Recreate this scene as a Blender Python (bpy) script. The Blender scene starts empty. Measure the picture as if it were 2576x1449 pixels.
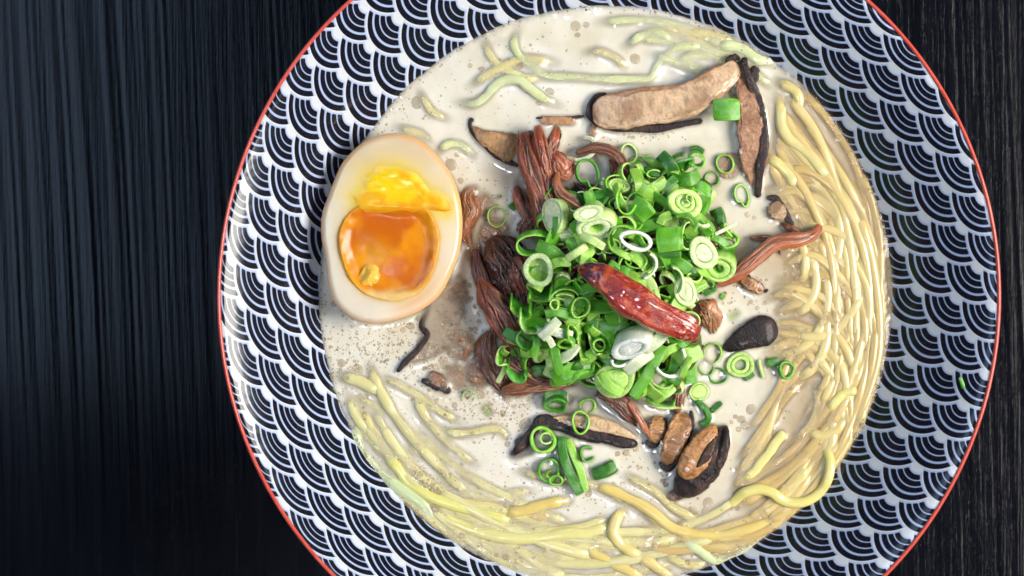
import bpy, math, random
import numpy as np
from mathutils import Vector, Matrix, Euler
from mathutils.bvhtree import BVHTree
R = math.radians
rnd = random.Random(7)
nrng = np.random.default_rng(7)
scene = bpy.context.scene
C = scene.collection

# ------------------------------------------------------------------ camera
H = 0.75            # camera height above the table
F = 6070.0          # focal length in units of a 2576 wide picture
cam_d = bpy.data.cameras.new('camera')
cam = bpy.data.objects.new('camera', cam_d); C.objects.link(cam)
cam.location = (0, 0, H)
cam_d.sensor_width = 36.0
cam_d.lens = 36.0 * F / 2576.0
cam_d.clip_start = 0.01; cam_d.clip_end = 20
cam_d.dof.use_dof = True
cam_d.dof.focus_distance = H - 0.053
cam_d.dof.aperture_fstop = 26.0
scene.camera = cam

# ------------------------------------------------------------------ world and lamps
w = bpy.data.worlds.new('World'); scene.world = w; w.use_nodes = True
bg = w.node_tree.nodes['Background']
bg.inputs[0].default_value = (0.80, 0.86, 1.0, 1); bg.inputs[1].default_value = 0.06

def area(name, loc, aim, sx, sy, power, col):
    l = bpy.data.lights.new(name, 'AREA'); l.shape = 'RECTANGLE'; l.size = sx; l.size_y = sy
    l.energy = power; l.color = col
    o = bpy.data.objects.new(name, l); C.objects.link(o); o.location = loc
    d = Vector(aim) - Vector(loc)
    o.rotation_euler = d.to_track_quat('-Z', 'Y').to_euler()
    return o
area('window_light_right', (0.80, 0.00, 0.80), (0.03, 0, 0.05), 0.50, 0.50, 16.0, (1.0, 0.95, 0.87))
area('window_light_left', (-0.87, 0.48, 1.50), (-0.87, 0.48, 0), 0.90, 1.15, 9.5, (0.50, 0.70, 1.0))
lamp_o = area('added_chilli_glint', (-0.08, -0.31, 1.22), (0.045, -0.005, 0.07), 0.20, 0.26, 0.028, (0.86, 0.88, 1.0)); lamp_o.data.spread = R(10)  # added narrow light, placed to put a wet highlight on the chilli

scene.view_settings.view_transform = 'Standard'
scene.view_settings.look = 'None'
scene.view_settings.exposure = 0.12
scene.view_settings.gamma = 1.0
scene.cycles.max_bounces = 8
scene.cycles.transparent_max_bounces = 8

# ------------------------------------------------------------------ helpers
Z0 = 0.045          # broth level
CX, CY = 0.02741, -0.0023   # centre of the bowl
def W(px, py, z):
    s = (H - z) / F
    return ((px - 1288.0) * s, (724.5 - py) * s, z)
def mm(px, z=Z0): return px * (H - z) / F

def _hash(ix, iy, seed):
    n = (ix.astype(np.int64) * 374761393 + iy.astype(np.int64) * 668265263 + seed * 1442695041) & 0xffffffff
    n = ((n ^ (n >> 13)) * 1274126177) & 0xffffffff
    return ((n ^ (n >> 16)) & 0xffff) / 65535.0
def vnoise(x, y, seed=0):
    x = np.asarray(x, float); y = np.asarray(y, float)
    ix = np.floor(x); iy = np.floor(y); fx = x - ix; fy = y - iy
    fx = fx * fx * (3 - 2 * fx); fy = fy * fy * (3 - 2 * fy)
    a = _hash(ix, iy, seed); b = _hash(ix + 1, iy, seed); c = _hash(ix, iy + 1, seed); d = _hash(ix + 1, iy + 1, seed)
    return (a * (1 - fx) + b * fx) * (1 - fy) + (c * (1 - fx) + d * fx) * fy
def fbm(x, y, seed=0, o=3):
    s = 0; a = 0.5
    for k in range(o):
        s = s + a * vnoise(np.asarray(x) * 2 ** k, np.asarray(y) * 2 ** k, seed + k * 17); a *= 0.5
    return s / (1 - 0.5 ** o)

def sstep(a, b, x):
    t = np.clip((x - a) / (b - a), 0, 1); return t * t * (3 - 2 * t)

def tag(o, label=None, cat=None, group=None, kind=None):
    if label: o['label'] = label
    if cat: o['category'] = cat
    if group: o['group'] = group
    if kind: o['kind'] = kind
    return o
def empty(name, loc, label, cat, group=None):
    o = bpy.data.objects.new(name, None); C.objects.link(o); o.location = loc
    o.empty_display_size = 0.005
    return tag(o, label, cat, group)
def build(name, verts, faces, mat, parent=None, col=None, attrs=None, smooth=True, origin=None):
    verts = np.asarray(verts, float)
    if parent is not None and origin is None: origin = parent.location
    if origin is None: origin = verts.mean(0); 
    origin = np.array(origin, float)
    me = bpy.data.meshes.new(name)
    me.from_pydata((verts - origin).tolist(), [], faces)
    me.update()
    if smooth: me.polygons.foreach_set('use_smooth', np.ones(len(me.polygons), bool))
    if col is not None:
        ca = me.attributes.new('col', 'FLOAT_COLOR', 'POINT')
        c4 = np.ones((len(verts), 4)); c4[:, :3] = np.clip(col, 0, 1)
        ca.data.foreach_set('color', c4.ravel())
    if attrs:
        for k, v in attrs.items():
            v = np.asarray(v, float)
            if v.ndim == 1:
                a = me.attributes.new(k, 'FLOAT', 'POINT'); a.data.foreach_set('value', v)
            else:
                a = me.attributes.new(k, 'FLOAT_VECTOR', 'POINT'); a.data.foreach_set('vector', v.ravel())
    me.materials.append(mat)
    o = bpy.data.objects.new(name, me); C.objects.link(o)
    if parent is None: o.location = origin
    else: o.parent = parent
    return o

# ------------------------------------------------------------------ node helper
class NT:
    def __init__(s, name):
        s.m = bpy.data.materials.new(name); s.m.use_nodes = True
        s.t = s.m.node_tree; s.n = s.t.nodes
        s.p = s.n['Principled BSDF']; s.out = s.n['Material Output']
    def link(s, a, b): s.t.links.new(a, b)
    def node(s, ty, **kw):
        n = s.n.new(ty)
        for k, v in kw.items(): setattr(n, k, v)
        return n
    def setin(s, n, i, v):
        if v is None: return
        if hasattr(v, 'is_output'): s.link(v, n.inputs[i])
        else: n.inputs[i].default_value = v
    def math(s, op, a, b=None, c=None, clamp=False):
        n = s.node('ShaderNodeMath', operation=op, use_clamp=clamp)
        s.setin(n, 0, a); s.setin(n, 1, b); s.setin(n, 2, c)
        return n.outputs[0]
    def mix(s, f, a, b, mode='MIX'):
        n = s.node('ShaderNodeMix', data_type='RGBA', blend_type=mode)
        s.setin(n, 0, f); s.setin(n, 6, a); s.setin(n, 7, b)
        return n.outputs[2]
    def attr(s, name, out='Fac'):
        n = s.node('ShaderNodeAttribute', attribute_name=name); return n.outputs[out]
    def coord(s): return s.node('ShaderNodeTexCoord').outputs['Object']
    def pos(s): return s.node('ShaderNodeNewGeometry').outputs['Position']
    def mapping(s, v, scale):
        n = s.node('ShaderNodeMapping'); s.link(v, n.inputs[0]); n.inputs['Scale'].default_value = scale
        return n.outputs[0]
    def noise(s, v, scale, detail=3, rough=0.5):
        n = s.node('ShaderNodeTexNoise'); s.link(v, n.inputs['Vector'])
        n.inputs['Scale'].default_value = scale; n.inputs['Detail'].default_value = detail
        n.inputs['Roughness'].default_value = rough
        return n.outputs[0]
    def ramp(s, f, stops):
        n = s.node('ShaderNodeValToRGB'); s.link(f, n.inputs[0]); e = n.color_ramp.elements
        while len(e) < len(stops): e.new(0.5)
        for k, (p, c) in enumerate(stops):
            e[k].position = p; e[k].color = (*c, 1) if len(c) == 3 else c
        return n.outputs[0]
    def step(s, x, a, b):
        n = s.node('ShaderNodeMapRange', interpolation_type='SMOOTHSTEP'); s.setin(n, 0, x)
        n.inputs[1].default_value = a; n.inputs[2].default_value = b
        return n.outputs[0]
    def bump(s, h, dist, strength=1.0, normal=None):
        n = s.node('ShaderNodeBump'); s.link(h, n.inputs['Height'])
        n.inputs['Distance'].default_value = dist; n.inputs['Strength'].default_value = strength
        if normal: s.link(normal, n.inputs['Normal'])
        s.link(n.outputs[0], s.p.inputs['Normal']); return n.outputs[0]
    def P(s, **kw):
        names = dict(base='Base Color', rough='Roughness', spec='Specular IOR Level', sss='Subsurface Weight',
                     rad='Subsurface Radius', sscale='Subsurface Scale', coat='Coat Weight', crough='Coat Roughness',
                     trans='Transmission Weight', ior='IOR', alpha='Alpha')
        for k, v in kw.items():
            if k == 'base' and not hasattr(v, 'is_output') and len(v) == 3: v = (*v, 1)
            s.setin(s.p, names[k], v)
        return s

# ------------------------------------------------------------------ materials
def mat_vc(name, rough=0.35, spec=0.5, sss=0.0, srad=(1, .6, .4), sscale=0.002, coat=0.0, nscale=900, bump=0.00008,
           vary=0.35, stretch=(1, 1, 1)):
    m = NT(name)
    c = m.attr('col', 'Color')
    v = m.mapping(m.pos(), stretch)
    n = m.noise(v, nscale, 4, 0.6)
    k = m.math('MULTIPLY_ADD', n, 2 * vary, 1 - vary)
    n2 = m.node('ShaderNodeVectorMath', operation='SCALE'); m.link(c, n2.inputs[0]); m.link(k, n2.inputs['Scale'])
    m.P(base=n2.outputs[0], rough=rough, spec=spec, sss=sss, rad=srad, sscale=sscale, coat=coat, crough=0.12)
    if bump: m.bump(n, bump)
    return m.m

def mat_onion():
    m = NT('spring_onion'); c = m.attr('col', 'Color'); p = m.pos()
    oi = m.node('ShaderNodeObjectInfo')
    n = m.noise(p, 1300, 4, 0.65)
    w_ = m.node('ShaderNodeTexWave', wave_type='BANDS', bands_direction='DIAGONAL'); m.link(m.coord(), w_.inputs[0]); w_.inputs['Scale'].default_value = 420; w_.inputs['Distortion'].default_value = 6; w_.inputs['Detail'].default_value = 3
    k = m.math('ADD', m.math('MULTIPLY_ADD', n, .6, .70), m.math('MULTIPLY', w_.outputs['Fac'], .07))
    k = m.math('MULTIPLY', k, m.math('MULTIPLY_ADD', oi.outputs['Random'], .34, .80))
    v = m.node('ShaderNodeVectorMath', operation='SCALE'); m.link(c, v.inputs[0]); m.link(k, v.inputs['Scale'])
    frost = m.math('MULTIPLY', m.step(m.noise(p, 240, 3, .6), .46, .68), m.math('MULTIPLY', oi.outputs['Random'], .38))
    col = m.mix(frost, v.outputs[0], (.50, .74, .44, 1), 'LIGHTEN')
    m.P(base=col, rough=m.math('MULTIPLY_ADD', n, .35, .18), spec=0.5, sss=0.45, rad=(.6, 1, .2), sscale=0.0016)
    m.bump(n, 0.00010)
    return m.m
M_scal = mat_onion()
M_meat = mat_vc('braised_meat', rough=0.24, sss=0.08, srad=(1, .3, .15), sscale=0.001, nscale=1600, vary=0.5, bump=0.00030, coat=0.5)
M_mush = mat_vc('mushroom_flesh', rough=0.33, sss=0.15, srad=(1, .6, .3), sscale=0.001, nscale=620, vary=0.40, bump=0.00055, coat=0.6)
M_skin = mat_vc('mushroom_skin', rough=0.36, spec=0.35, nscale=1300, vary=0.6, bump=0.0005, coat=0.15)
M_nood = mat_vc('noodle', rough=0.22, sss=0.45, srad=(1, .8, .3), sscale=0.0016, nscale=500, vary=0.08, bump=0.00005, coat=0.3)
M_white = mat_vc('egg_white', rough=0.18, sss=0.6, srad=(1, .7, .42), sscale=0.004, nscale=240, vary=0.05, bump=0.00007, coat=0.4)
M_yolk = mat_vc('egg_yolk', rough=0.26, spec=0.35, sss=0.12, srad=(1, .45, .05), sscale=0.001, nscale=200, vary=0.08, bump=0.00012, coat=0.12)

# table: dark stained wood
def mat_wood():
    m = NT('dark_wood')
    p = m.pos()
    v = m.mapping(p, (1, 0.018, 1))
    n = m.noise(v, 1500, 5, 0.65)
    v2 = m.mapping(p, (1, 0.05, 1)); n2 = m.noise(v2, 260, 4, 0.6)
    col = m.ramp(n2, [(0.3, (0.0012, 0.0018, 0.0048)), (0.7, (0.005, 0.0060, 0.0105))])
    fl = m.noise(m.mapping(p, (1, 0.3, 1)), 900, 2, 0.5)
    fleck = m.step(fl, 0.74, 0.80)
    col = m.mix(fleck, col, (0.03, 0.03, 0.035, 1))
    ro = m.math('MULTIPLY_ADD', n, 0.14, 0.08)
    m.P(base=col, rough=ro, spec=0.22)
    m.bump(n, 0.00008, 0.9)
    return m.m
M_wood = mat_wood()

# bowl glaze with the printed fan pattern; coordinates come from the 'pat' attribute
def mat_bowl():
    m = NT('patterned_glaze')
    sep = m.node('ShaderNodeSeparateXYZ'); m.link(m.attr('pat', 'Vector'), sep.inputs[0])
    u, v, msk = sep.outputs
    h = 0.466
    vh = m.math('DIVIDE', v, h)
    k0 = m.math('FLOOR', vh); f = m.math('SUBTRACT', vh, k0)
    ds = []
    for n in (0, 1, 2, 3):
        kk = m.math('ADD', k0, float(n))
        off = m.math('SUBTRACT', u, kk)                # parity shift
        hw = m.math('MULTIPLY', off, 0.5)
        rr = m.math('ROUND', hw)
        du = m.math('MULTIPLY', m.math('SUBTRACT', hw, rr), 2.0)
        dv = m.math('MULTIPLY', m.math('SUBTRACT', f, float(n)), h)
        ds.append(m.math('SQRT', m.math('ADD', m.math('MULTIPLY', du, du), m.math('MULTIPLY', dv, dv))))
    d0, d1, d2, d3 = ds
    g3 = m.math('SUBTRACT', d3, 1.0); g2 = m.math('MINIMUM', g3, m.math('SUBTRACT', d2, 1.0))
    g1 = m.math('MINIMUM', g2, m.math('SUBTRACT', d1, 1.0))
    in3 = m.math('LESS_THAN', d3, 1.0); in2 = m.math('LESS_THAN', d2, 1.0); in1 = m.math('LESS_THAN', d1, 1.0)
    def sel(c, a, b):   # c ? a : b
        return m.math('MULTIPLY_ADD', c, m.math('SUBTRACT', a, b), b)
    d = sel(in3, d3, sel(in2, d2, sel(in1, d1, d0)))
    g = sel(in3, m.math('MULTIPLY_ADD', d3, 0.0, 1.0), sel(in2, g3, sel(in1, g2, g1)))
    sd = None
    for r in (0.93, 0.735, 0.565, 0.40):
        a = m.math('ABSOLUTE', m.math('SUBTRACT', d, r))
        sd = a if sd is None else m.math('MINIMUM', sd, a)
    sd = m.math('SUBTRACT', sd, 0.067)
    cap = m.math('SUBTRACT', 0.085, g)
    sdf = m.math('SMOOTH_MAX', sd, cap, 0.06)
    ink = m.step(sdf, 0.012, -0.008)
    blue = m.step(sdf, 0.085, 0.0)
    pn = m.noise(m.pos(), 1800, 3, 0.6)
    inkc = m.ramp(pn, [(0.35, (0.003, 0.005, 0.015)), (0.75, (0.018, 0.016, 0.020))])
    white = m.mix(blue, (0.70, 0.73, 0.77, 1), (0.40, 0.50, 0.76, 1))
    col = m.mix(m.math('MULTIPLY', ink, msk), m.mix(m.math('SUBTRACT', 1.0, msk), white, (0.70, 0.73, 0.77, 1)), inkc)
    m.P(base=col, rough=0.16, spec=0.38)
    m.bump(m.noise(m.pos(), 120, 2, 0.5), 0.0002)
    return m.m
M_bowl = mat_bowl()
m = NT('red_rim_glaze')
c = m.mix(m.noise(m.pos(), 300, 3), (0.62, 0.055, 0.035, 1), (0.80, 0.14, 0.10, 1))
m.P(base=c, rough=0.18, coat=0.4); M_rim = m.m

def mat_soup():
    m = NT('creamy_broth')
    p = m.pos()
    br = m.attr('brown'); op = m.attr('opacity'); fo = m.attr('foam')
    n1 = m.noise(p, 60, 4, 0.6)
    n2 = m.noise(p, 700, 3, 0.6)
    base = m.mix(m.math('MULTIPLY', m.step(n1, 0.46, 0.68), .5), (0.80, 0.755, 0.63, 1), (0.66, 0.58, 0.39, 1))
    base = m.mix(m.step(m.noise(p, 38, 3, .6), 0.50, 0.68), base, (0.84, 0.81, 0.72, 1))
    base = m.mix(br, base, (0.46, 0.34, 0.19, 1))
    # fine froth
    vo = m.node('ShaderNodeTexVoronoi', feature='F1'); m.link(p, vo.inputs['Vector']); vo.inputs['Scale'].default_value = 1500
    vo.inputs['Randomness'].default_value = 1.0
    pore = m.math('MULTIPLY', m.step(vo.outputs['Distance'], 0.30, 0.08), m.step(m.noise(p, 220, 2), 0.42, 0.62))
    pore = m.math('MULTIPLY', pore, m.math('MULTIPLY_ADD', fo, 0.42, 0.05))
    base = m.mix(pore, base, (0.26, 0.19, 0.11, 1))
    sp = m.step(m.noise(p, 1300, 1), 0.73, 0.78)
    base = m.mix(m.math('MULTIPLY', sp, 0.16), base, (0.22, 0.12, 0.05, 1))
    base = m.mix(m.math('MULTIPLY', n2, 0.20), base, (0.95, 0.93, 0.88, 1))
    m.P(base=base, rough=0.11, spec=0.5, coat=0.3, sss=0.35, rad=(1, .8, .55), sscale=0.002)
    hgt = m.math('MULTIPLY_ADD', vo.outputs['Distance'], m.math('MULTIPLY', fo, 0.6), m.noise(p, 240, 3))
    m.bump(hgt, 0.00007)
    tr = m.node('ShaderNodeBsdfTransparent'); mx = m.node('ShaderNodeMixShader')
    m.link(op, mx.inputs[0]); m.link(tr.outputs[0], mx.inputs[1]); m.link(m.p.outputs[0], mx.inputs[2])
    m.link(mx.outputs[0], m.out.inputs[0])
    return m.m
M_soup = mat_soup()
def mat_bubble():
    m = NT('froth_bubble')
    p = m.pos()
    c = m.mix(m.step(m.noise(p, 260, 2), .35, .65), (0.36, 0.26, 0.13, 1), (0.62, 0.51, 0.34, 1))
    m.P(base=c, rough=0.22, spec=0.4)
    tr = m.node('ShaderNodeBsdfTransparent'); mx = m.node('ShaderNodeMixShader')
    mx.inputs[0].default_value = 0.42
    m.link(tr.outputs[0], mx.inputs[1]); m.link(m.p.outputs[0], mx.inputs[2]); m.link(mx.outputs[0], m.out.inputs[0])
    return m.m
M_bub = mat_bubble()
def mat_chilli():
    m = NT('dried_chilli_skin')
    c = m.attr('col', 'Color'); p = m.pos()
    n = m.noise(p, 420, 5, 0.65)
    c2 = m.mix(m.step(n, 0.48, 0.66), c, (0.50, 0.075, 0.012, 1))
    c2 = m.mix(m.step(m.noise(p, 900, 2), 0.70, 0.76), c2, (0.75, 0.28, 0.08, 1))
    m.P(base=c2, rough=0.18, spec=0.6, coat=1.0)
    m.bump(m.math('ADD', m.noise(m.mapping(p, (1, 1.6, 1)), 420, 4, 0.7), m.math('MULTIPLY', m.noise(p, 1400, 3, .7), .25)), 0.0005)
    return m.m
M_chil = mat_chilli()

# ------------------------------------------------------------------ table
def make_table():
    xs = np.arange(-0.30, 0.301, 0.0003); ys = np.linspace(-0.22, 0.22, 90)
    X, Y = np.meshgrid(xs, ys)
    wx = X + 0.006 * np.sin(Y * 9 + X * 4) + 0.010 * (vnoise(X * 5 + 3, Y * 4, 5) - .5) + 0.0022 * (vnoise(X * 40, Y * 9, 8) - .5)
    cz = sstep(-.085, -.13, X); g = vnoise(wx * 330, Y * 1.5, 1) * (0.20 + .34 * cz) + vnoise(wx * 800, Y * 6, 2) * 0.36 + vnoise(wx * 1600, Y * 16, 4) * 0.20
    amp = 0.35 + 0.65 * vnoise(X * 14 + 9, Y * 1.2, 6)
    Zt = (g - 0.9) * (0.00026 + 0.00008 * cz) * amp
    V = np.stack([X, Y, Zt], -1).reshape(-1, 3)
    ny, nx = X.shape; idx = np.arange(ny * nx).reshape(ny, nx)
    f = np.stack([idx[:-1, :-1], idx[:-1, 1:], idx[1:, 1:], idx[1:, :-1]], -1).reshape(-1, 4)
    n0 = len(V)
    V = np.vstack([V, [(-.30, -.22, -.03), (.30, -.22, -.03), (.30, .22, -.03), (-.30, .22, -.03)]])
    faces = f.tolist() + [[n0 + 3, n0 + 2, n0 + 1, n0]]
    faces += [[n0, n0 + 1] + idx[0, ::-1].tolist(), [n0 + 1, n0 + 2] + idx[::-1, -1].tolist(),
              [n0 + 2, n0 + 3] + idx[-1, :].tolist(), [n0 + 3, n0] + idx[:, 0].tolist()]
    o = build('table_top', V, faces, M_wood, origin=(0, 0, 0))
    tag(o, 'dark stained wooden table top with raised vertical grain under the bowl', 'table', kind='structure')
make_table()

# ------------------------------------------------------------------ bowl
PQ = [(0, 0), (0, 1), (0, 2), (0, 3), (1, 0), (1, 1), (1, 2), (2, 0), (2, 1), (3, 0)]
PC = [[4.34675, 4.96029], [-3.34958, 9.18811], [-0.95293, 0.62267], [-0.79349, 1.48905], [8.75248, -2.57531], [-0.57223, 0.48971], [1.72554, -0.64657], [-0.87094, 0.99535], [-0.81177, 1.55565], [1.81115, -0.67345]]
def pattern_uv(px, py):
    dx = (px - 1530.0) / .6708 / 1460; dy = (py - 743.0) / .6708 / 1460
    i = sum(c[0] * dx ** p * dy ** q for (p, q), c in zip(PQ, PC)); j = sum(c[1] * dx ** p * dy ** q for (p, q), c in zip(PQ, PC))
    return i + j - 0.78, (i - j) * 0.466 - 0.507
inner_prof = [(0.1100, 0.0680), (0.1088, 0.0676), (0.1070, 0.0666), (0.1040, 0.0645), (0.0990, 0.0604), (0.0930, 0.0549), (0.0880, 0.0500),
              (0.0832, 0.0448), (0.0780, 0.0385), (0.070, 0.0312), (0.056, 0.0235), (0.036, 0.0185), (0.015, 0.0165), (0.0, 0.016)]
IPr = np.array([p[0] for p in inner_prof][::-1]); IPz = np.array([p[1] for p in inner_prof][::-1])
def wall_z(r): return np.interp(r, IPr, IPz)
def catmull(pts, n):
    pts = np.asarray(pts, float)
    if len(pts) == 2: 
        t = np.linspace(0, 1, n)[:, None]; return pts[0] * (1 - t) + pts[1] * t
    P = np.vstack([2 * pts[0] - pts[1], pts, 2 * pts[-1] - pts[-2]])
    d = np.r_[0, np.cumsum(np.linalg.norm(np.diff(pts[:, :2], axis=0), axis=1) + 1e-9)]
    s = np.linspace(0, d[-1], n); k = np.clip(np.searchsorted(d, s, side='right') - 1, 0, len(pts) - 2)
    t = ((s - d[k]) / (d[k + 1] - d[k]))[:, None]
    p0, p1, p2, p3 = P[k], P[k + 1], P[k + 2], P[k + 3]
    return 0.5 * (2 * p1 + (p2 - p0) * t + (2 * p0 - 5 * p1 + 4 * p2 - p3) * t ** 2 + (3 * p1 - p0 - 3 * p2 + p3) * t ** 3)
def lathe(prof, seg, cx, cy, sy=1.012):
    prof = np.asarray(prof); th = np.linspace(0, 2 * math.pi, seg, endpoint=False)
    V = np.stack([cx + prof[:, 0:1] * np.cos(th), cy + sy * prof[:, 0:1] * np.sin(th), np.repeat(prof[:, 1:2], seg, 1)], -1).reshape(-1, 3)
    n = len(prof); idx = np.arange(n * seg).reshape(n, seg); idn = np.roll(idx, -1, 1)
    return V, np.stack([idx[:-1], idx[1:], idn[1:], idn[:-1]], -1).reshape(-1, 4).tolist()
bowl = empty('ramen_bowl', (CX, CY, 0), 'wide white bowl printed with dark wave fans, thin red rim, on the dark table', 'bowl')
def make_bowl():
    ip = catmull([(a, b) for a, b in inner_prof[:-1]], 90)
    op = catmull([(0.1108, 0.0668), (0.1085, 0.0630), (0.102, 0.0560), (0.090, 0.0440), (0.074, 0.0290), (0.055, 0.0190), (0.043, 0.0140)], 26)
    foot = [(0.0425, 0.013), (0.0425, 0.004), (0.041, 0.0022), (0.0385, 0.0022), (0.0375, 0.004), (0.037, 0.011), (0.02, 0.0115), (0.00001, 0.0115)]
    prof = np.vstack([[(0.00001, 0.016)], ip[::-1], op, foot])
    V, f = lathe(prof, 320, CX, CY)
    px = V[:, 0] / ((H - V[:, 2]) / F) + 1288; py = 724.5 - V[:, 1] / ((H - V[:, 2]) / F)
    u, v = pattern_uv(px, py)
    r = np.hypot(V[:, 0] - CX, (V[:, 1] - CY) / 1.012)
    k = np.arange(len(V)) // 320
    msk = ((k <= 91) & (r > 0.07)).astype(float)
    u = np.where(r > 0.06, u, 0); v = np.where(r > 0.06, v, 0)
    build('bowl_body', V, f, M_bowl, bowl, attrs={'pat': np.c_[u, v, msk]})
    t = np.linspace(0, 2 * math.pi, 12, endpoint=False)
    rp = [(0.1103 + 0.00062 * math.cos(a), 0.0676 + 0.0010 * math.sin(a)) for a in t]; rp.append(rp[0])
    V, f = lathe(rp, 320, CX, CY)
    V[:, 2] += 0.00015 * (vnoise(np.arctan2(V[:, 1] - CY, V[:, 0] - CX) * 9, 0 * V[:, 0], 3) - .5)
    build('red_rim', V, f, M_rim, bowl)
make_bowl()

# ------------------------------------------------------------------ soft tube / ribbon builder
SUB = []     # (verts, faces) of everything that may sit in the broth
def ribbon(path, hw, hh, sq=2.0, seg=14, n=60, colf=None, dispf=None, roll=0.0, endpow=0.5, caps=(True, True)):
    """path Nx3 world; hw,hh arrays/callables of s in 0..1: half width (in plane) and half height (z)."""
    P = catmull(path, n); s = np.linspace(0, 1, n)
    T = np.gradient(P, axis=0); T /= np.linalg.norm(T, axis=1)[:, None] + 1e-12
    up = np.array([0, 0, 1.0]); B = np.cross(up, T); B /= np.linalg.norm(B, axis=1)[:, None] + 1e-12
    N = np.cross(T, B)
    if roll is not None and np.any(roll):
        rr = np.interp(s, np.linspace(0, 1, len(np.atleast_1d(roll))), np.atleast_1d(roll))[:, None]
        B, N = B * np.cos(rr) + N * np.sin(rr), N * np.cos(rr) - B * np.sin(rr)
    def ev(a):
        if callable(a): return a(s)
        a = np.atleast_1d(a); return np.interp(s, np.linspace(0, 1, len(a)), a)
    w_, h_ = ev(hw), ev(hh)
    e = np.ones(n); L = np.r_[0, np.cumsum(np.linalg.norm(np.diff(P, axis=0), axis=1))]
    rad = np.maximum(w_.mean(), 1e-5)
    if caps[0]: e *= np.clip(1 - np.clip(1 - L / rad, 0, 1) ** 2, 0.001, 1) ** endpow
    if caps[1]: e *= np.clip(1 - np.clip(1 - (L[-1] - L) / rad, 0, 1) ** 2, 0.001, 1) ** endpow
    t = np.linspace(0, 2 * math.pi, seg, endpoint=False)
    ct = np.sign(np.cos(t)) * np.abs(np.cos(t)) ** (2 / sq); st = np.sign(np.sin(t)) * np.abs(np.sin(t)) ** (2 / sq)
    S, Tt = np.meshgrid(s, t, indexing='ij')
    d = dispf(S, Tt) if dispf else np.zeros_like(S)
    V = P[:, None] + B[:, None] * ((w_ * e)[:, None] * ct * (1 + d))[..., None] + N[:, None] * ((h_ * e)[:, None] * st * (1 + d))[..., None]
    idx = np.arange(n * seg).reshape(n, seg); idn = np.roll(idx, -1, 1)
    f = np.stack([idx[:-1], idx[1:], idn[1:], idn[:-1]], -1).reshape(-1, 4).tolist()
    f += [idx[0].tolist(), idx[-1][::-1].tolist()]
    col = colf(S, Tt) if colf else None
    return V.reshape(-1, 3), f, (col.reshape(-1, 3) if col is not None else None)
def lerp(a, b, t): return np.asarray(a) * (1 - t)[..., None] + np.asarray(b) * t[..., None]
def wpath(pts, z):
    """pts: (px,py[,dz]) ; z base height"""
    out = []
    for p in pts:
        zz = z + (p[2] if len(p) > 2 else 0); out.append(W(p[0], p[1], zz))
    return np.array(out)

# ------------------------------------------------------------------ noodles
YEL = (0.72, 0.66, 0.31); GRN = (0.64, 0.68, 0.36); TAN = (0.66, 0.50, 0.19); ORA = (0.72, 0.56, 0.18)
def noodle(pts, label, wpx=24, depth=0.0011, dip=(0.0030, 0.0030), col=YEL, seed=0, group=None, n=None, sub=True, lift=0.0, lab=True):
    r = mm(wpx) / 2
    n = n or max(24, 10 * len(pts))
    q = np.array([(a[0], a[1]) for a in pts], float)
    if dip[0] > .0016: q[0] += (q[0] - q[1]) / np.hypot(*(q[0] - q[1])) * 16
    if dip[1] > .0016: q[-1] += (q[-1] - q[-2]) / np.hypot(*(q[-1] - q[-2])) * 16
    p = catmull(q, n)
    s = np.linspace(0, 1, n)
    Lp = np.hypot(*np.diff(p, axis=0).T).sum(); fr = min(.32, 62 / Lp)
    dd = dip[0] * (1 - sstep(0, fr, s)) + dip[1] * (1 - sstep(0, fr, 1 - s))
    z = Z0 - depth + .0004 + lift - dd + 0.0009 * (vnoise(s * len(pts) * .7 + seed, 0 * s, seed + 3) - .5)
    path = np.array([W(a, b, c) for (a, b), c in zip(p, z)])
    cc = np.array(col)
    V, f, c = ribbon(path, lambda q: r * (1 + .12 * (vnoise(q * 14, 0 * q, seed) - .5)), r * .92, sq=2.5, seg=12, n=n, endpow=0.4,
                     colf=lambda S, T: lerp(cc, cc * [1.05, 1.06, 1.2], vnoise(S * 9, T * 1.5, seed)))
    o = build('noodle', V, f, M_nood, col=c)
    tag(o, label, 'noodle', group)
    SUB.append((V, f)); return o
NL = []
noodle([(1308,72),(1293,107),(1310,145),(1343,170),(1373,190),(1448,195),(1523,200),(1598,200),(1635,197),(1655,162),(1685,132),(1717,118),(1790,118)],
       'long pale green noodle running across the top of the broth above the mushroom slice', 25, .0009, col=GRN, seed=1)
noodle([(1215,98),(1222,115),(1233,140),(1258,167),(1293,185),(1330,197),(1373,199)], 'short noodle arcing down into the top left crossing of noodles', 25, .0010, col=YEL, seed=2)
noodle([(1150,260),(1190,262),(1223,242),(1245,215),(1273,201),(1305,202),(1325,217),(1355,240),(1385,257),(1408,268)],
       'wavy S shaped noodle with shiny crest between egg and top noodles', 27, .0006, col=GRN, seed=3)
noodle([(1470,134),(1503,130),(1535,140),(1563,160),(1568,190)], 'hook shaped noodle with a bent end near the top bubbles', 24, .0012, col=YEL, seed=4)
noodle([(1570,118),(1588,108),(1610,92),(1648,82),(1683,100),(1700,120)], 'small noodle arch with a white glint just under the top edge of the bowl', 26, .0009, col=GRN, seed=5)
noodle([(1055,232),(1073,262),(1092,285),(1130,302)], 'short noodle bend nearest above the egg with two glints', 24, .0010, col=YEL, seed=6)
noodle([(1104,385),(1115,370),(1140,362),(1168,370),(1190,392)], 'little crescent of noodle right of the egg top', 24, .0007, (.003, .002), GRN, seed=7)
noodle([(1000,322),(1030,330),(1063,340),(1085,365)], 'sunken noodle touching the top of the egg', 26, .0016, col=YEL, seed=8)
noodle([(852,945),(893,954),(928,971),(965,988)], 'broad noodle end left of the dark mushroom tip under the egg', 34, .0010, col=YEL, seed=9)
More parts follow.
